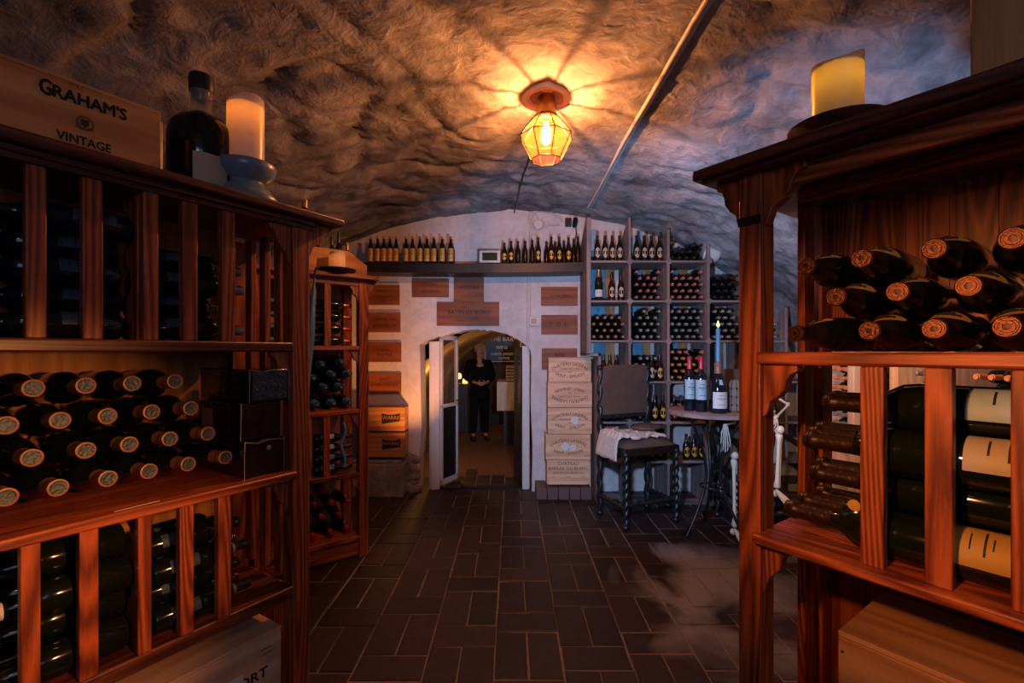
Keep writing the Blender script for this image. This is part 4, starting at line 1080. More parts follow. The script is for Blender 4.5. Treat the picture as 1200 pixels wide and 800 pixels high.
def candle(name, loc, r, h, label, wax, tip=0.0, seed=1, light=2.0, lo=0.0, warm=(1, .26, .02)):
    e = empty(name, loc, label, 'candle')
    n = 36; rnd = random.Random(seed)
    def rim(a): return h+.010*math.sin(a+1)+.006*math.sin(2*a+seed)+tip*math.cos(a)
    vs = []; rings = []
    zs = [0, .3, .6, .8, .93, 1.0]
    for k, z in enumerate(zs):
        for j in range(n):
            a = 2*PI*j/n; rr = r*(1+.006*math.sin(3*a+z*4)); vs.append((rr*math.cos(a), rr*math.sin(a), lo+(rim(a)-lo)*z))
    for j in range(n): a = 2*PI*j/n; vs.append((r*.93*math.cos(a), r*.93*math.sin(a), rim(a)+.003))
    for j in range(n): a = 2*PI*j/n; vs.append((r*.84*math.cos(a), r*.84*math.sin(a), rim(a)-.006))
    for j in range(n): a = 2*PI*j/n; vs.append((r*.80*math.cos(a), r*.80*math.sin(a), h-.028))
    rings = len(zs)+3; fs = []
    for k in range(rings-1):
        for j in range(n): fs.append((k*n+j, k*n+(j+1) % n, (k+1)*n+(j+1) % n, (k+1)*n+j))
    vs.append((0, 0, h-.032)); c = len(vs)-1
    fs += [((rings-1)*n+j, (rings-1)*n+(j+1) % n, c) for j in range(n)]
    vs.append((0, 0, lo)); c = len(vs)-1; fs += [((j+1) % n, j, c) for j in range(n)]
    MB().add(vs, fs).build('wax', wax, e, 60)
    w = MB(); w.tube([(0, 0, h-.032), (.002, 0, h-.02), (.0, .001, h-.006)], .0018, 6); w.build('wick', M['ink'], e)
    L = bpy.data.lights.new('candle_glow', 'POINT'); L.energy = light; L.color = warm; L.shadow_soft_size = .012
    lo_ = bpy.data.objects.new('candle_glow', L); COL.objects.link(lo_); lo_.location = Vector(loc)+Vector((0, 0, h-.052))
    return e
v = .075; u = FA.u(288, v); pc = FA.W(u, v, ZT)
def holder(p):
    e = empty('candle_holder', p, 'grey-blue ceramic pedestal candle holder near the end of the left rack', 'candle holder')
    k = 32/F*p.y
    MB().lathe([(0, 0), (k*1.08, 0), (k*1.1, .010), (k*1.0, .022), (k*.80, .045), (k*.62, .06), (k*.60, .072), (k*.78, .085), (k*.98, .105), (k*1.02, .13), (k*.98, .138), (k*.9, .132), (k*.80, .122), (0, .120)], 40).build('pedestal_bowl', M['ceramic'], e, 60)
    return p.z+.1215
zh = holder(pc)
rc = 19.5/F*pc.y
candle('pillar_candle', (pc.x, pc.y, zh), rc, H+(411-119)/F*pc.y-zh, 'white pillar candle glowing orange at its top, in the grey ceramic holder', M['wax'], light=.32, seed=3)
# small bottle whose golden capsule shows behind the far end of the top board
p = FA.W(FA.u(357, .33), .33, ZT)
bottle(('bordeaux', .03, .165, 'glass_brown', 'cap_gold', None, 'full'), Matrix.Translation(p), 'small bottle with gold capsule behind the far end of the left rack top', None)

# ------------------------------------------------------------------ second left rack (frame B)
yB = 3.68
FB = Frame(((432-CX)/F*yB, yB), (.786, .618))
def rack_b():
    e = empty('wine_rack', FB.M, 'narrower redwood rack standing behind the near left one, beside the wall panels', 'wine rack')
    L = -.80; D = .42; pw = .075; T_ = 2.15
    for (u0, u1, v0, v1) in ((-pw, 0, 0, .07), (-pw, 0, D-.05, D), (L, L+pw, 0, .07), (L, L+pw, D-.05, D)):
        MB().box((u0, v0, 0), (u1, v1, T_)).build('post', PINK['z'] if False else RED['z'], e, bevel=.004)
    MB().box((L-.06, -.05, T_), (.07, D+.03, T_+.035)).build('top_board', PINK['x'], e, bevel=.008)
    MB().box((L, .002, T_-.05), (0-pw, .03, T_)).build('top_fascia', PINK['x'], e, bevel=.003)
    zs = []
    for k, (py, mt) in enumerate(((405, PINK), (480.5, RED), (556, REDD), (632, RED))):
        _, z = FB.uz(400, py, 0); zs.append(z)
        MB().box((L+pw, -.006, z-.035), (-pw-.001, D-.013, z)).build('shelf', mt['x'], e, bevel=.005)
    MB().box((L+pw, .01, .02), (-pw, .03, zs[3]-.036)).build('plinth', RED['x'], e, bevel=.003)
    MB().box((L+pw, D-.012, .1), (-pw, D, T_)).build('back_panel', PINE['z'], e)
    tops = [T_-.05]+[z-.035 for z in zs[:3]]
    for k in (0, 2):
        for a, b in (((380.5, 388), (363.5, 367)) if k == 0 else ((379.5, 387), (362, 366))):
            MB().box((FB.u(a), .004, zs[k]), (FB.u(b), .03, tops[k])).build('slat', (PINK if k == 0 else RED)['z'], e, bevel=.002)
    for k in (0, 1, 2, 3):
        m = MB(); corbel(m, -pw, tops[k], .07, .12, .01, .035, -1); m.build('bracket', PINK['z'], e, bevel=.002)
    m = MB(); corbel(m, 0, T_, .065, .13, .01, .04, 1); m.build('bracket', M['label_cream'] if False else PINK['z'], e, bevel=.002)
    return zs, tops
zB, tB = rack_b()
W = 'in the narrower rack'
rB = ('bordeaux', .037, .30, 'glass', 'cap_red', None, 'ring')
for k, py in enumerate((394, 379, 365.5, 352)):
    _, z = FB.uz(410, py, .10); z = zB[0]+.038+k*.092
    bottle(rB, MF(FB, -.40, .10, z if k == 0 else z, (1, 0, .0)), f'red-capsuled bottle lying lengthwise {W}, {LAYER[k]} layer', 'red-capsuled bottles lying in the narrower rack') if True else None
blB = ('bordeaux', .041, .31, 'glass_blue', 'cap_blue', [(.1, .55, 'label_blue', .9)], 'full')  # blue reflections on these bottles put into cap and label colour
for k in range(4):
    bottle(blB, MF(FB, -.415, .10, zB[0]+.043+k*.0922, (-1, 0, 0), -1.1), f'blue-lit bottle behind the narrow slat {W}, {LAYER[k]} layer', 'blue-lit bottles in the narrower rack')
for k in range(3):
    bottle(blB, MF(FB, -.40+.01*k, .10, zB[2]+.043+k*.095, (-1, 0, 0), -1.1), f'dark blue bottle on the third shelf {W}, {LAYER[k]} layer', 'blue bottles on the third shelf of the narrower rack')
for k in range(4):
    bottle(('burgundy', .038, .28, 'glass_blue', 'cap_dark', [(.15, .5, 'label_blue', .5)], 'full'), MF(FB, -.385, .09, zB[2]+.04+k*.0775, (1, 0, 0), 1.1), f'black bottle on the third shelf {W} behind the ribbon, {LAYER[k]} layer', 'black bottles behind the blue ribbon')
# ribbon hanging over them
m = MB(); o0 = FB.W(*( [FB.u(402, -.012), -.012] ), 0)
pts = []
for i in range(20):
    t = i/19; px = 402+2.2*math.sin(t*9); py = 495+t*52; u_, z_ = FB.uz(px, py, -.02); pts.append((u_, -.022-.004*math.sin(t*12), z_))
m.tube(pts, [.010+.006*math.sin(i*1.1)**2 for i in range(20)], 6); o = m.build('ribbon', M['cap_blue']); o.matrix_world = FB.M; tag(o, 'blue ribbon dangling in front of the bottles in the narrower rack', 'ribbon')
magB = ('champagne', .050, .34, 'glass', 'cap_blue', None, 'full')
pB = [(372, 469.5, 0, 0), (391.5, 469, 0, 1), (410, 468, 0, 2), (382, 454, 1, 0), (400.5, 453.6, 1, 1), (367.5, 443, 2, 0), (391, 439, 2, 1), (410, 438, 2, 2), (378, 427, 3, 0), (401, 424, 3, 1)]
for (px, py, k, i) in pB:
    u_, z_ = FB.uz(px, py, .03); z_ = z_-.0
    if k == 0: z_ = zB[1]+.052
    bottle(magB, MF(FB, u_, .37, z_, (0, -1, 0), i), f'blue-capped magnum neck-out {W}, {ORD[i]} from left, {LAYER[k]} layer', 'blue-capped magnums in the narrower rack')
redB = ('burgundy', .039, .31, 'glass', 'cap_red', None, 'full')
pB = [(369, 624, 0, 0), (389, 622, 0, 1), (408, 620, 0, 2), (379, 607, 1, 0), (399, 605, 1, 1), (369, 592, 2, 0), (390, 590, 2, 1), (408.6, 589, 2, 2), (380, 576, 3, 0)]
for (px, py, k, i) in pB:
    u_, z_ = FB.uz(px, py, .06)
    if k == 0: z_ = zB[3]+.041
    bottle(redB, MF(FB, u_, .37, z_, (0, -1, 0), i), f'dark red-capped bottle on the bottom shelf {W}, {ORD[i]} from left, {LAYER[k]} layer', 'red-capped bottles at the bottom of the narrower rack')
# on top: stepped box, candle on a black plate, dark bottles
ZB = 2.1855
def on_b():
    u1 = FB.u(432, .05)
    e = empty('wooden_box', FB.M @ Matrix.Translation((-.02, .11, ZB)), 'small wooden box with sloping side on the narrower rack, behind a candle', 'wooden box')
    m = MB(); w = .52; h = .20
    m.box((-w, 0, 0), (-.10, .015, h)); m.box((-w, .22, 0), (-.10, .235, h)); m.box((-w, .015, 0), (-.0, .22, .012)); m.box((-w, 0, 0), (-w+.012, .235, h)); 
    m.prism([(-.10, 0), (.05, 0), (.05, .10), (-.10, h)], 0, .015, 'y'); m.prism([(-.10, 0), (.05, 0), (.05, .10), (-.10, h)], .22, .235, 'y')
    m.box((.038, .015, 0), (.05, .22, .10)); m.build('box_body', PINE['x'], e, bevel=.002)
    zb = ZB
    v = .02; u = FB.u(395, v); p = FB.W(u, v, ZB)
    e = empty('candle_plate', p, 'round black plate under the candle on the narrower rack', 'plate')
    MB().lathe([(0, 0), (.10, 0), (.135, .018), (.137, .03), (.13, .03), (.10, .014), (0, .013)], 32).build('plate_dish', M['black'], e, 60)
    r = 9/F*p.y
    candle('pillar_candle', (p.x, p.y, ZB+.0135), r, .145, 'short white pillar candle on a black plate atop the narrower rack', M['wax'], light=.12, seed=5)
    for i, (px, py, L) in enumerate([(373, 256, .33), (387, 262, .30), (399, 250, .36), (405, 268, .27), (410, 276, .24)]):
        v = .19+.004*i; u = FB.u(px, .23); p = FB.W(u, .19 if i % 2 else .27, ZB+.013)
        cap = ['cap_dark', 'cap_dark', 'cap_dark', 'cap_gold', 'cap_gold'][i]
        bottle(('bordeaux', .030, L, 'glass_brown', cap, None, 'full'), Matrix.Translation((p.x, p.y, p.z)), f'dark bottle standing in the wooden box, {ORD[i]} from left', 'bottles in the small wooden box')
    # blue umbrella leaning in the gap
    a = FB.W(FB.u(364, -.03), -.03, 1.45); b = at(368.5, 318, a.y+.02)
on_b()
m = MB(); q0 = at(358.5, 470, 2.9); q1 = at(368.5, 326, 3.02)
d_ = q1-q0; m.tube([q0+d_*t for t in (0, .05, .5, .9, .93, 1)], [.004, .012, .026, .016, .008, .008], 10)
m.tube([q1, q1+d_*.06, q1+d_*.09+Vector((.01, 0, 0))], .007, 8, 1)
o = m.build('folded_umbrella', [plain('blue umbrella cloth', (.04, .16, .34), .6), M['black']]); tag(o, 'slim folded blue umbrella hanging between the two left racks', 'umbrella')
# ------------------------------------------------------------------ right rack (frame C)
FC = Frame(((865.5-CX)/F*1.37, 1.37), (396, -550))
S1C, S2C = 1.597, 1.09
def rack_c():
    e = empty('wine_rack', FC.M, 'tall redwood rack at the right, open ended, holding champagne magnums', 'wine rack')
    D = .57; pw = .063; Lx = 1.35; T_ = 2.105
    for (u0, u1, v0, v1) in ((0, pw, 0, .08), (0, .035, D-.085, D), (Lx-pw, Lx, 0, .08), (Lx-pw, Lx, D-.06, D)):
        MB().box((u0, v0, 0), (u1, v1, T_)).build('post', RED['z'], e, bevel=.004)
    MB().box((-.12, -.05, T_+.012), (Lx+.1, D+.03, 2.15)).box((-.10, -.035, T_), (Lx+.08, D+.02, T_+.012)).build('top_board', REDD['x'], e, bevel=.006)
    MB().box((pw, .03, T_-.05), (Lx-pw, .05, T_-.001)).box((pw, .24, T_-.04), (Lx-pw, .27, T_-.001)).build('top_batten', RED['x'], e, bevel=.003)
    MB().box((pw-.01, -.008, S1C-.034), (Lx-pw, .028, S1C)).build('front_rail', RED['x'], e, bevel=.007)
    MB().box((pw+.001, .029, S1C-.024), (Lx-pw, D-.001, S1C-.004)).build('shelf', RED['x'], e, bevel=.003)
    MB().box((pw-.01, -.03, S2C-.026), (Lx-pw, D-.001, S2C)).build('shelf', RED['x'], e, bevel=.006)
    MB().box((pw+.001, .01, .30), (Lx-pw, D-.001, .33)).build('shelf', RED['x'], e, bevel=.006)
    m = MB(); n = 12; w = (Lx-pw-.036)/n
    for k in range(n): m.box((.036+k*w, D-.014, S1C), (.036+(k+1)*w-.0004, D-.002, T_-.001))
    m.build('back_panel', RED['z'], e, bevel=.0015)
    m = MB()
    for k in range(n): m.box((.036+k*w, D-.014, .33), (.036+(k+1)*w-.0004, D-.002, S2C-.027))
    m.build('back_panel', RED['z'], e, bevel=.0015)
    for a, b in ((1007.5, 1035), (1083, 1116), (1184, 1217)):
        MB().box((FC.u(a, 0), .0, S2C), (FC.u(b, 0), .032, S1C-.034)).build('slat', RED['z'], e, bevel=.003)
    for (z0, z1) in ((.33, S2C-.027), (S2C, S1C-.035), (S1C, T_-.001)):
        for v0 in (.35,): MB().box((.010, v0, z0), (.034, v0+.075, z1)).build('end_slat', RED['z'], e, bevel=.003)
    for z, sg, u, w, h in ((T_, -1, 0, .075, .15), (T_, 1, pw, .11, .15), (S1C-.034, 1, pw, .09, .15), (S2C-.027, 1, pw, .07, .14)):
        m = MB(); corbel(m, u, z, w, h, .012, .05, sg); m.build('bracket', RED['z'], e, bevel=.003)
    m = MB(); m.box((-.001, -.002, T_-.145), (pw+.001, 0, T_-.12)); q = m.build('dark_plate', M['black'], e); q['label'] = 'small black plate on the post'
rack_c()
CH = ('champagne', .051, .36, 'glass', 'bronze', [(.62, .78, '~label_gold', 1.0)], 'crown')
CH2 = ('champagne', .051, .36, 'glass', 'bronze', [(.62, .78, '~label_gold', 1.0), (.795, .825, 'cap_silver', 3.1)], 'crown')
rowsC = [[(1019, 384), (1095, 383), (1180, 377), (1290, 372)], [(980, 341), (1052, 329), (1135, 322), (1240, 314)], [(945, 300), (1010, 289), (1095, 270), (1187, 255)]]
for k, row in enumerate(rowsC):
    for i, (px, py) in enumerate(row):
        vt = .06; u, z = FC.uz(px, py, vt)
        z = S1C+.053+k*.0905
        yaw = [-.02, .03, .02, 0][i] if k < 2 else [.0, .02, .0, .03][i]
        ax = Vector((yaw-(.03 if (k == 2 and i < 1) else 0), -1, .0)).normalized(); base = Vector((u, vt, z))-ax*.36
        bottle(CH2 if (k, i) in ((2, 0), (2, 1), (0, 1)) else CH, MF(FC, base.x, base.y, base.z, ax, [0.1, -.15, .25, -.3][(i+k) % 4]), f'copper-crowned champagne magnum on the right rack, {ORD[i]} from left, {["bottom", "middle", "top"][k]} layer', 'champagne magnums on the right rack')
# the leftmost one lies askew so that its shoulder label shows
ax = Vector((-.22, -.97, .0)).normalized(); u, z = FC.uz(932, 387, .10); base = Vector((u, .10, S1C+.053))-ax*.36
bottle(CH, MF(FC, base.x, base.y, base.z, ax, .55), 'champagne magnum lying askew at the far end of the shelf, gold shoulder label showing', 'champagne magnums on the right rack')
# big bottles lying lengthwise below
def big_bottles():
    r = .057; d = 2*r+.003; L = .52
    lay = [[.10, .22, .34], [.16, .28], [.10, .22, .34], [.16, .28]]
    labs = [('label_yellow', .05, .30), ('bronze', .1, .2), ('label_cream', .02, .36), ('label_blue', .02, .42)]
    tips = [918, 948, 940, 962]
    for k, row in enumerate(lay):
        for i, v in enumerate(row):
            z = S2C+r+.0015+k*d*.875
            ut = FC.u(tips[k]+i*6+4, v); ut = max(ut, .075)
            m, a, b = labs[k] if i == 0 else ('label_cream', .1, .3)
            spec = ('bordeaux', r, L, 'glass', 'bronze', [(a, b, m, 1.0)], 'full')
            bottle(spec, MF(FC, ut+L, v, z, (-1, 0, 0), -.75), ['large bottle with yellow label, lowest layer of the right rack', 'large bottle with bronze band, second layer of the right rack', 'large bottle with tall cream label, third layer of the right rack', 'large bottle wrapped in pale blue paper, uppermost of the right rack'][k]+(f', {ORD[i]} from front' if i else ', nearest the slats'), 'large bottles on the lower shelf of the right rack')
big_bottles()
u, z = FC.uz(1001, 590, .035)
m = MB(); m.lathe([(0, 0), (.013, 0), (.014, .003), (0, .004)], 20); o = m.build('wax_seal', M['label_gold']); o.matrix_world = orient(FC.W(u, .037, z-.004), -FC.V, 0); tag(o, 'small round golden seal hanging on the neck of the lowest big bottle', 'seal')
# crates under that rack
def crates_c():
    u0, zt = FC.uz(982, 738, .05)
    for k, (z0, z1) in enumerate(((.331, .331+(zt-.331)/2-.003), (.331+(zt-.331)/2, zt))):
        e = empty('wine_crate', FC.M @ Matrix.Translation((u0+.29, .05, z0)), ['dim wooden crate under another one on the lowest shelf of the right rack', 'dim wooden crate at the lower right corner, topmost below the big bottles'][k], 'wine crate')
        m = MB(); crate(m, .58, .34, z1-z0-.014, .014); m.build('crate_box', PINE['x'], e, bevel=.003)
        MB().box((-.29, 0, z1-z0-.013), (.29, .34, z1-z0)).build('lid', PINE['x'], e, bevel=.002)
        n_ = MB()
        for zz in (.04, (z1-z0)-.05): n_.ball((-.28, -.001, zz), .0035, 8)
        n_.build('nail', M['iron'], e)
crates_c()
# top of the right rack: candle on a dish and a wooden box
v = .085; u = FC.u(981, v); pc = FC.W(u, v, ZT)
e = empty('candle_plate', pc, 'shallow round dark wooden dish under the candle on the right rack', 'plate')
MB().lathe([(0, 0), (.05, 0), (.045, .008), (.06, .018), (.112, .036), (.115, .042), (.11, .042), (.06, .026), (0, .025)], 36).build('plate_dish', REDD['x'], e, 60)
r = 26/F*pc.y
candle('pillar_candle', (pc.x, pc.y, ZT+.0255), r, H+(411-73)/F*pc.y-ZT-.0255, 'thick yellow pillar candle with a sloping rim on the right rack', M['wax_dim'], tip=.006, light=.28, seed=2, warm=(1, .48, .03))
u = FC.u(1137, .07)
e = empty('wine_box', FC.M @ Matrix.Translation((u+.19, .07, ZT)), 'orange wooden wine box standing upright on the right rack at the photo edge', 'wine box')
m = MB(); crate(m, .38, .30, .36, .014); m.box((-.19, 0, .347), (.19, .30, .36)); m.build('box_body', PINE['z'], e, bevel=.003)
t = MB(); add_text(t, "GRAHAM'S", .05, -.16+FC.u(1197, .07)-u+.10, FC.uz(1195, 62, .07)[1]-ZT, -.0015); t.build('lettering', M['ink'], e)

# ------------------------------------------------------------------ pine rack on the right wall
def pine_rack():
    T = Matrix(((0, 1, 0, 2.56), (-1, 0, 0, 3.95), (0, 0, 1, 0), (0, 0, 0, 1)))   # x along -Y, y into the wall
    e = empty('bottle_cabinet', T, 'light pine bottle cabinet against the right wall, seen through the right rack', 'cabinet')
    ws = [0, .40, .80, 1.2, 1.6, 2.0]; zs = [.08, .38, .68, .98, 1.27]
    for x in ws: MB().box((x-.035, 0, 0), (x+.035, .40, 1.72)).build('upright', PALE['z'], e, bevel=.004)
    for i in range(5):
        for z in zs+[1.72]: MB().box((ws[i]+.0355, .005, z-.02), (ws[i+1]-.0355, .40, z)).build('shelf_board', PALE['x'], e, bevel=.002)
    MB().box((0, .40, .08), (2.0, .41, 1.7)).build('back_panel', PINE['z'], e)
    fr = Frame((2.56, 3.95), (0, -1)); rr = .040
    for i in range(5):
        for zi in (3, 4):
            rows = 2 if zi == 3 else 3
            for (x, z, k, j) in hexa(ws[i]+.037, ws[i+1]-.037, rr, rows, zs[zi]):
                bottle(('bordeaux', rr, .30, 'glass', ['cap_silver', 'cap_orange', 'cap_dark'][(i+zi) % 3], None, 'far'), MF(fr, x, .34, z, (0, -1, 0), 0), f'bottle in pine cabinet, {ORD[i]} bay, {["", "", "", "middle", "upper"][zi]} shelf, {LAYER[k]} layer, {ORD[j]} from far', 'bottles in the pine cabinet')
pine_rack()

# ------------------------------------------------------------------ throne chair, fleece, table, skeleton
def twist_leg(m, x, y, z0, z1, r=.024):
    n = 60; m.tube([(x, y, z0+(z1-z0)*i/n) for i in range(n+1)], r, 14, twist=.42)
    for z in (z0, z1): m.ball((x, y, z), r*1.5, 12, sc=(1, 1, .8))
def throne(loc, rz, label, seat_z=.62, back_z=1.46, w=.56, back_mat='leather', d=.52, arms=True):
    e = empty('carved_armchair', Matrix.Translation(loc) @ Matrix.Rotation(rz, 4, 'Z'), label, 'armchair')
    h = w/2
    for x in (-h, h):
        for y in (0, d):
            m = MB(); twist_leg(m, x, y, .03, seat_z-.08 if y == 0 else back_z-.02); m.build('leg', M['black'], e, 70)
    m = MB(); m.box((-h-.03, -.02, seat_z-.10), (h+.03, d, seat_z-.03)); m.build('seat_frame', DARKW['x'], e, bevel=.008)
    m = MB(); vs = []; n = 14
    for i in range(n+1):
        for j in range(n+1):
            a, b = -1+2*i/n, -1+2*j/n; z = .07*(1-a**6)*(1-b**6); vs.append((a*(h+.01), d/2-.01+b*(d/2-.01), seat_z-.03+z))
    k = n+1; m.add(vs, [(i*k+j, (i+1)*k+j, (i+1)*k+j+1, i*k+j+1) for i in range(n) for j in range(n)]); m.build('seat_cushion', M['leather'], e, 80)
    m = MB(); m.prism([(-h-.0, back_z-.48), (h+.0, back_z-.48), (h+.02, back_z-.02), (h*.6, back_z+.01), (0, back_z+.005), (-h*.6, back_z+.01), (-h-.02, back_z-.03)], d-.02, d+.03, 'y'); m.build('back_panel', M[back_mat], e, bevel=.01)
    for zz in (back_z-.50, .22):
        m = MB(); m.tube([(-h+i*w/40, d if zz > .5 else 0, zz) for i in range(41)], .02, 12, twist=.5); m.build('stretcher', M['black'], e, 70)
    for x in (-h, h):
        m = MB(); m.tube([(x, d*i/40, .20) for i in range(41)], .02, 12, twist=.5); m.build('stretcher', M['black'], e, 70)
        if not arms: continue
        m = MB(); m.tube([(x, d, seat_z+.22), (x, d*.6, seat_z+.25), (x, d*.2, seat_z+.22), (x, -.03, seat_z+.2), (x, -.06, seat_z+.16)], [.02, .024, .026, .028, .02], 10); m.tube([(x, 0, seat_z-.05), (x, .02, seat_z+.08), (x, 0, seat_z+.2)], .018, 8); m.build('arm', DARKW['y'], e, 70)
    return e
TR = (1.27, 4.28, 0); ra = R(22)
throne(TR, ra, 'carved barley-twist armchair with worn brown leather back, right of the crates', seat_z=.755, back_z=1.455, d=.42, arms=False)
def fleece():
    m = MB(); vs = []; nx, ny = 54, 44
    for i in range(nx+1):
        for j in range(ny+1):
            a, b = i/nx, j/ny
            x = -.42+.60*a; y = .04+.33*b+.025*math.sin(a*11)*(1-b)
            s = max(0, -.285-x); z = .80-s*1.5+(.02 if x < -.2 else 0); x = max(x, -.30-s*.3)
            z += .022*abs(noise.noise(Vector((a*7, b*7, 1))))+.013*noise.noise(Vector((a*24, b*24, 4)))+.007*noise.noise(Vector((a*60, b*60, 4)))
            edge = min(a, 1-a, b, 1-b); z -= .02*math.exp(-edge*16)
            vs.append((x, y, z))
    k = ny+1; m.add(vs, [(i*k+j, (i+1)*k+j, (i+1)*k+j+1, i*k+j+1) for i in range(nx) for j in range(ny)])
    o = m.build('sheepskin', M['fleece'], None, 80); o.matrix_world = Matrix.Translation(TR) @ Matrix.Rotation(ra, 4, 'Z') @ Matrix.Translation((0, 0, .012))
    s = o.modifiers.new('thick', 'SOLIDIFY'); s.thickness = .02; s.offset = 1
    tag(o, 'shaggy cream sheepskin draped over the seat of the leather-backed armchair', 'sheepskin')
    e = empty('cushion', Matrix.Translation(TR) @ Matrix.Rotation(ra, 4, 'Z') @ Matrix.Translation((.06, .10, .865)), 'brown leather cushion lying on the sheepskin of the armchair', 'cushion')
    m = MB(); m.ball((.05, .12, .0), .15, 24, sc=(1, .8, .25), nz=.02); m.build('cover', M['leather'], e, 80)
fleece()

TBX, TBY, TBZ = 1.75, 4.10, 1.085
def table():
    e = empty('bar_table', (TBX, TBY, 0), 'tall round table with curved wrought iron legs, carrying wine bottles', 'table')
    MB().lathe([(0, TBZ), (.37, TBZ), (.38, TBZ-.008), (.38, TBZ-.034), (.365, TBZ-.04), (0, TBZ-.04)], 48).build('table_top', GREYW['x'], e, 40)
    for k in range(3):
        a = R(200+120*k); c, s = math.cos(a), math.sin(a); m = MB(); pts = []
        for i in range(30):
            t = i/29; z = (TBZ-.041)*(1-t)+.015*t; rr = .27-.23*math.sin(PI*min(1, t*1.25))**.8 if t < .8 else .04+.30*((t-.8)/.2)
            rr = .05+.20*(abs(1-2*t))**1.6+.03*t
            pts.append((rr*c, rr*s, z))
        m.tube(pts, .013, 8)
        sc = [(.28*c+.045*math.cos(q)*(1-i/40)*c, .28*s+.045*math.cos(q)*(1-i/40)*s, .075+.045*math.sin(q)*(1-i/40)) for i, q in enumerate([j*.35-1.5 for j in range(34)])]
        m.tube(sc, .008, 6); m.build('leg', M['iron'], e, 70)
    m = MB(); m.tube([(.10*math.cos(2*PI*i/32), .10*math.sin(2*PI*i/32), .42) for i in range(33)], .008, 8, cap=False); m.build('ring', M['iron'], e, 70)
table()
RZ = Matrix.Rotation(PI, 4, 'Z')
def on_table(spec, px, Y, label, rot=0, cat='wine bottle'):
    return bottle(spec, Matrix.Translation(((px-CX)/F*Y, Y, TBZ+.001)) @ Matrix.Rotation(PI+rot, 4, 'Z'), label, None, cat)
on_table(('bordeaux', .046, .465, 'glass_blue', 'cap_red', [(.22, .58, 'label_blue', 1.35)], 'full'), 808, 4.05, 'left one of the two red-capsuled bottles on the round table', .1)
on_table(('bordeaux', .0465, .466, 'glass_blue', 'cap_red', [(.22, .58, 'label_blue', 1.35)], 'full'), 821.5, 3.98, 'right one of the two red-capsuled bottles on the round table', -.1)
on_table(('burgundy', .070, .42, 'glass_blue', 'cap_brown', [(.10, .42, 'label_white', 1.0), (.56, .66, 'label_blue', .25)], 'full'), 841.5, 3.90, 'broad-bellied white-labelled bottle used as candlestick on the round table', 0)
x_, y_ = (841.5-CX)/F*3.90, 3.90
e = empty('taper_candle', (x_, y_, TBZ+.423), 'tall blue taper candle burning in the neck of the broad bottle', 'candle')
MB().lathe([(0, 0), (.020, 0), (.019, .14), (.017, .27), (.006, .285), (0, .286)], 20).build('wax', M['cap_blue'], e, 60)
m = MB(); m.lathe([(0, .287), (.010, .297), (.012, .31), (.006, .33), (0, .345)], 14); m.build('flame', M['flame'], e, 70)
def carafe():
    px, Y = 862, 3.98
    e = empty('glass_lantern', ((px-CX)/F*Y, Y, TBZ+.001), 'faceted brassy glass tealight lantern at the right side of the round table', 'lantern')
    m = MB(); m.lathe([(.055, 0), (.062, .01), (.060, .22), (.05, .25), (.035, .27)], 10); m.build('glass_body', M['clear'], e, 5)
    f = MB()
    for k in range(10):
        a = 2*PI*k/10; f.tube([(.062*math.cos(a), .062*math.sin(a), 0), (.061*math.cos(a), .061*math.sin(a), .22), (.036*math.cos(a), .036*math.sin(a), .27)], .004, 5)
        for z in (.06, .13, .20): f.ball((.065*math.cos(a), .065*math.sin(a), z), .010, 8)
    f.lathe([(0, 0), (.064, 0), (.064, .012), (0, .012)], 10); f.build('brass_frame', M['copper'], e, 30)
carafe()

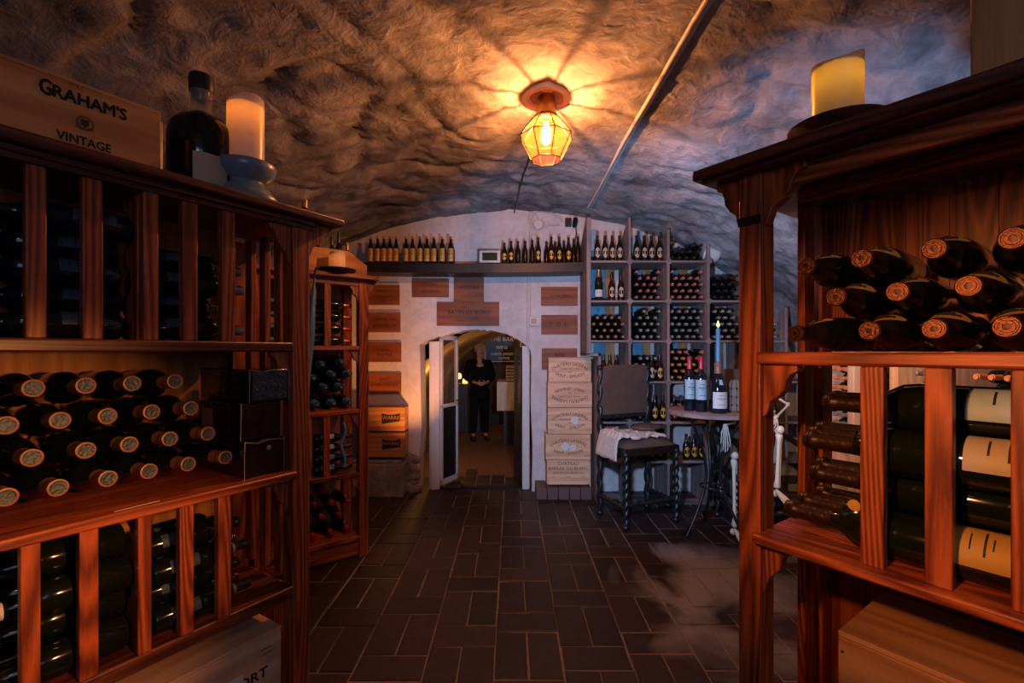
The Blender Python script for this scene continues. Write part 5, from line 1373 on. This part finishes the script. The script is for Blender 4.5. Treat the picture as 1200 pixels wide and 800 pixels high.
def skeleton():
    O = Vector((2.16, 4.02, 0))
    e = empty('skeleton', O, 'seated ivory skeleton half hidden behind the right rack post', 'skeleton')
    def P(x, y, z): return Vector((x, y, z))-O
    def bone(m, a, b, r=.013, k=.024):
        a, b = Vector(a), Vector(b); pts = [a+(b-a)*t for t in (0, .04, .14, .5, .86, .96, 1)]
        m.tube(pts, [k*.6, k, r*1.05, r*.85, r*1.05, k, k*.6], 12)
    sx = 2.16
    m = MB()   # pelvis
    m.tube([P(sx-.13, 4.1, .62), P(sx-.14, 4.14, .70), P(sx-.08, 4.17, .74), P(sx, 4.18, .66), P(sx+.08, 4.17, .74), P(sx+.14, 4.14, .70), P(sx+.13, 4.1, .62)], .028, 10); m.ball(P(sx, 4.17, .66), .05, 12); m.build('pelvis', M['bone'], e, 80)
    m = MB()
    for i in range(15): m.ball(P(sx, 4.19-.02*math.sin(i/14*PI), .70+i*.036), .022, 10, sc=(1, 1, .7))
    m.build('spine', M['bone'], e, 80)
    m = MB()
    for i in range(8):
        z = .92+i*.035; rr = .10+.035*math.sin(PI*(i+1)/9)
        for s in (-1, 1): m.tube([P(sx+s*rr*math.sin(t), 4.10+.085*math.cos(t), z-.03*(1-math.cos(t))/2) for t in [j*PI*.92/10 for j in range(11)]], .0065, 6)
    m.tube([P(sx, 4.01, .92), P(sx, 4.01, 1.16)], .012, 8)
    m.build('rib_cage', M['bone'], e, 80)
    m = MB(); c = P(sx, 4.12, 1.36); m.ball(c, .095, 20, sc=(.82, 1.05, 1)); m.ball(c+Vector((0, -.06, -.07)), .05, 14, sc=(.9, .8, .7))
    for s in (-1, 1): m.ball(c+Vector((s*.032, -.085, -.012)), .02, 10, mi=1)
    m.ball(c+Vector((0, -.097, -.045)), .010, 8, mi=1); m.build('skull', [M['bone'], M['ink']], e, 80)
    sh = {-1: P(sx-.17, 4.12, 1.19), 1: P(sx+.17, 4.12, 1.19)}
    m = MB(); m.tube([sh[-1], P(sx, 4.03, 1.20), sh[1]], .010, 8); m.build('collar_bone', M['bone'], e, 80)
    # arms: left picture arm hangs with the hand by the knee, the other rests on the raised knee
    eh = {-1: (P(sx-.24, 4.06, .98), at(850, 498, 4.0)-O, at(850, 529, 3.95)-O), 1: (at(921, 474, 4.0)-O+Vector((.02, 0, 0)), at(909, 489, 3.86)-O, at(905, 500, 3.82)-O)}
    for s in (-1, 1):
        el, wr, hd = eh[s]; m = MB(); bone(m, sh[s], el, .011, .02); bone(m, el, wr, .008, .015); bone(m, el+Vector((.014, .01, 0)), wr+Vector((.014, .01, 0)), .006, .011); m.build('arm', M['bone'], e, 80)
        m = MB(); m.ball(wr, .019, 10, sc=(1.1, .8, .7)); dr = (hd-wr); Lh = dr.length; dr.normalize(); sd = dr.cross(Vector((0, 1, 0))).normalized()
        for q in range(5):
            off = sd*(-.032+.016*q); ln = Lh*[.72, .95, 1.02, .96, .80][q]; p0 = wr+off*.4; p1 = wr+dr*ln*.45+off*1.0; p2 = wr+dr*ln*.72+off*1.15+Vector((0, -.008, 0)); p3 = wr+dr*ln+off*1.2+Vector((0, 0, 0))
            for a, b, rr in ((p0, p1, .0055), (p1, p2, .005), (p2, p3, .0042)): m.tube([a, a+(b-a)*.15, a+(b-a)*.5, a+(b-a)*.85, b], [rr, rr*1.1, rr*.75, rr*1.1, rr], 7)
        m.build('hand', M['bone'], e, 80)
    legs = {-1: (P(sx-.12, 4.08, .62), at(860, 533, 3.98)-O, at(861, 592, 4.02)-O), 1: (P(sx+.12, 4.08, .64), at(913, 503, 3.72)-O, at(906, 600, 3.66)-O)}
    for s in (-1, 1):
        hp, kn, an = legs[s]
        if s == -1: an = Vector((an.x, an.y, .09))
        else: an = Vector((kn.x-.03, kn.y-.02, kn.z-.46))
        m = MB(); bone(m, hp, kn, .016, .032); m.ball(kn+Vector((0, -.02, 0)), .030, 12, sc=(1, .8, 1.1)); bone(m, kn+Vector((0, 0, -.03)), an, .015, .028); bone(m, kn+Vector((.03, .02, -.05)), an+Vector((.025, .01, 0)), .006, .012); m.build('leg', M['bone'], e, 80)
        m = MB()
        for q in range(5): m.tube([an+Vector((0, 0, -.02)), an+Vector((-.02+.012*q, -.10, -.055)), an+Vector((-.034+.017*q, -.17, -.068)), an+Vector((-.036+.018*q, -.21, -.072))], [.014, .008, .007, .005], 7)
        m.ball(an+Vector((0, .03, -.05)), .028, 10); m.build('foot', M['bone'], e, 80)
skeleton()
throne((2.20, 3.98, 0), R(-4), 'second barley-twist armchair with blue-lit leather back, seating the skeleton', seat_z=.58, back_z=1.42, w=.52)

# ------------------------------------------------------------------ the person past the door
def skin_obj(name, pts, edges, mat, parent=None, root=0, sub=2):
    me = bpy.data.meshes.new(name); names = list(pts); idx = {n: i for i, n in enumerate(names)}
    me.from_pydata([pts[n][0] for n in names], [(idx[a], idx[b]) for a, b in edges], [])
    o = bpy.data.objects.new(name, me); COL.objects.link(o)
    if parent: o.parent = parent
    s = o.modifiers.new('skin', 'SKIN'); s.use_smooth_shade = True
    for n in names:
        r = pts[n][1]; me.skin_vertices[0].data[idx[n]].radius = r if isinstance(r, tuple) else (r, r)
        me.skin_vertices[0].data[idx[n]].use_root = idx[n] == root
    me.materials.append(mat)
    b = o.modifiers.new('sub', 'SUBSURF'); b.levels = sub; b.render_levels = sub
    return o
def person():
    Y = 8.45; X = (562-CX)/F*Y
    e = empty('person', Matrix.Translation((X, Y, 0)) @ Matrix.Rotation(R(12), 4, 'Z'), 'person in black standing beyond the doorway with hands joined at the waist', 'person')
    P = {'hip': ((0, 0, .92), (.12, .08)), 'waist': ((0, .01, 1.06), (.10, .065)), 'chest': ((0, .01, 1.26), (.12, .07)), 'neck0': ((0, .01, 1.43), (.06, .06)), 'neck': ((0, 0, 1.50), (.048, .05)), 'head0': ((0, -.015, 1.56), (.068, .08)), 'head1': ((0, -.01, 1.64), (.075, .095)), 'head2': ((0, .0, 1.70), (.06, .075))}
    E = [('hip', 'waist'), ('waist', 'chest'), ('chest', 'neck0'), ('neck0', 'neck'), ('neck', 'head0'), ('head0', 'head1'), ('head1', 'head2')]
    for s, n in ((-1, 'a'), (1, 'b')):
        P.update({'sh'+n: ((s*.18, .01, 1.38), .055), 'el'+n: ((s*.25, .04, 1.12), .042), 'wr'+n: ((s*.10, -.20, 1.04), .027), 'pa'+n: ((s*.05, -.24, 1.03), (.034, .02)),
                  'th'+n: ((s*.095, 0, .84), (.085, .09)), 'kn'+n: ((s*.10, -.01, .49), .056), 'ca'+n: ((s*.105, .02, .34), .052), 'an'+n: ((s*.11, .02, .09), .036), 'to'+n: ((s*.13, -.15, .035), (.042, .028))})
        E += [('chest', 'sh'+n), ('sh'+n, 'el'+n), ('el'+n, 'wr'+n), ('wr'+n, 'pa'+n), ('hip', 'th'+n), ('th'+n, 'kn'+n), ('kn'+n, 'ca'+n), ('ca'+n, 'an'+n), ('an'+n, 'to'+n)]
        for q in range(4):
            b0 = (s*.022, -.262+.002*q, 1.055-.017*q); P[f'f{n}{q}'] = (b0, .009); P[f'g{n}{q}'] = ((s*-.012, -.265, 1.05-.017*q), .008); P[f'h{n}{q}'] = ((s*-.034, -.25, 1.045-.017*q), .007)
            E += [('pa'+n, f'f{n}{q}'), (f'f{n}{q}', f'g{n}{q}'), (f'g{n}{q}', f'h{n}{q}')]
        P['t1'+n] = ((s*.045, -.25, 1.075), .010); P['t2'+n] = ((s*.018, -.262, 1.09), .009); E += [('pa'+n, 't1'+n), ('t1'+n, 't2'+n)]
    b = skin_obj('body', P, E, M['skin'], e)
    f = MB(); f.ball((0, -.108, 1.60), .014, 8, sc=(.7, 1, 1.4)); f.ball((-.075, 0, 1.60), .02, 8, sc=(.5, .8, 1.3)); f.ball((.075, 0, 1.60), .02, 8, sc=(.5, .8, 1.3)); f.build('nose_and_ears', M['skin'], b, 80)
    f = MB(); f.ball((-.03, -.094, 1.625), .008, 8); f.ball((.03, -.094, 1.625), .008, 8); f.tube([(-.02, -.092, 1.562), (0, -.098, 1.56), (.02, -.092, 1.562)], .004, 6); f.build('eyes_and_mouth', M['ink'], b, 80)
    # clothing
    Q = {'hem': ((0, 0, .80), (.175, .12)), 'hip': ((0, 0, .92), (.175, .122)), 'waist': ((0, .01, 1.06), (.145, .108)), 'chest': ((0, .01, 1.27), (.175, .122)), 'col': ((0, .01, 1.47), (.065, .065))}
    G = [('hem', 'hip'), ('hip', 'waist'), ('waist', 'chest'), ('chest', 'col')]
    for s, n in ((-1, 'a'), (1, 'b')):
        Q.update({'sh'+n: ((s*.185, .01, 1.38), .07), 'el'+n: ((s*.255, .04, 1.12), .058), 'wr'+n: ((s*.125, -.16, 1.055), .044)})
        G += [('chest', 'sh'+n), ('sh'+n, 'el'+n), ('el'+n, 'wr'+n)]
    skin_obj('jacket', Q, G, M['clothes'], e, root=1)
    Q = {'hip': ((0, 0, .90), (.165, .115))}; G = []
    for s, n in ((-1, 'a'), (1, 'b')):
        Q.update({'th'+n: ((s*.095, 0, .82), (.10, .105)), 'kn'+n: ((s*.10, -.01, .49), .075), 'an'+n: ((s*.11, .02, .10), .06)}); G += [('hip', 'th'+n), ('th'+n, 'kn'+n), ('kn'+n, 'an'+n)]
    skin_obj('trousers', Q, G, M['clothes'], e)
    for s in (-1, 1): MB().ball((s*.125, -.07, .045), .07, 14, sc=(.75, 1.9, .62)).build('shoe', M['black'], e, 80)
    h = MB(); h.ball((0, .025, 1.655), .098, 18, sc=(.92, 1.0, 1.0), nz=.012)
    for k in range(9):
        a = -.9+.22*k; h.tube([(.07*math.cos(a)+.015, .05*math.sin(a)+.02, 1.66), (.095+.01*k*.2, .03+.02*math.sin(k), 1.58), (.10, .01+.01*k*.3, 1.48), (.115+.01*math.sin(k), -.02, 1.40)], [.02, .02, .018, .008], 7)
    h.build('long_hair', M['hair'], e, 80)
person()

# ------------------------------------------------------------------ light
def light(name, t, loc, energy, color, size=.1, target=None, spot=None, blend=.4, size_y=None, spread=None):
    L = bpy.data.lights.new(name, t); L.energy = energy; L.color = color
    if t == 'AREA':
        L.size = size
        if size_y: L.shape = 'RECTANGLE'; L.size_y = size_y
        if spread: L.spread = spread
    else: L.shadow_soft_size = size
    if t == 'SPOT': L.spot_size = R(spot); L.spot_blend = blend
    o = bpy.data.objects.new(name, L); COL.objects.link(o); o.location = loc
    if target is not None: o.rotation_euler = (Vector(target)-Vector(loc)).to_track_quat('-Z', 'Y').to_euler()
    return o
WARM2 = (1, .36, .10); COOL = (.34, .56, 1)
light('lantern_light', 'POINT', (LP.x, LP.y, 2.945), 135, (1, .355, .115), .010)
light('cool_fill', 'SPOT', (.25, 1.55, 1.58), 290, (.42, .61, 1), .05, (1.2, 5.0, 1.8), 82, .5)  # added cool fill for back wall and bins, no fixture there
light('vault_wash', 'SPOT', (.35, 1.7, 1.5), 130, (.40, .56, 1), .05, (2.3, 3.0, 2.6), 72, .8)  # added cool wash on the right side of the vault, unseen source
light('cabinet_spot', 'SPOT', (1.75, 2.6, 1.9), 45, (1, .55, .22), .04, (2.6, 3.1, 1.3), 100, .6)  # put in to warm up the pine cabinet, stands for no fixture
light('rear_fill', 'POINT', (-.1, -.9, 2.65), 7, (1, .46, .18), .05)  # added behind the camera to brighten the box fronts
light('cool_area_fill', 'AREA', (.6, -1.6, 2.3), 11, COOL, 1.4, (.4, 3, 1.6))  # added cool area fill behind the camera
light('rack_spot_left', 'SPOT', (.25, .45, 1.60), 125, WARM2, .04, (-1.2, 1.15, 1.10), 46, .95)  # added warm spot hanging free in the aisle for the left rack
light('rack_spot_right', 'SPOT', (-.45, .10, 2.0), 125, WARM2, .04, (1.0, 1.06, 1.38), 46, 1.0)  # warm spot added near the camera for the right rack
light('wall_spot', 'SPOT', (-.72, 4.4, .35), 110, (1, .36, .09), .04, (-1.25, 5.3, 1.45), 60, .8)
light('passage_lamp', 'POINT', (-1.0, 6.5, 1.2), 16, (1, .48, .12), .08)
light('passage_lamp_far', 'POINT', (.5, 9.6, 1.8), 10, (1, .5, .2), .08)
w = bpy.data.worlds.new('world'); scn.world = w; w.use_nodes = True
bg = w.node_tree.nodes['Background']; bg.inputs[0].default_value = (.10, .16, .28, 1); bg.inputs[1].default_value = .05
vs_ = scn.view_settings; vs_.view_transform = 'Standard'; vs_.look = 'None'; vs_.gamma = 1; vs_.use_curve_mapping = False; vs_.exposure = 0
scn.display_settings.display_device = 'sRGB'
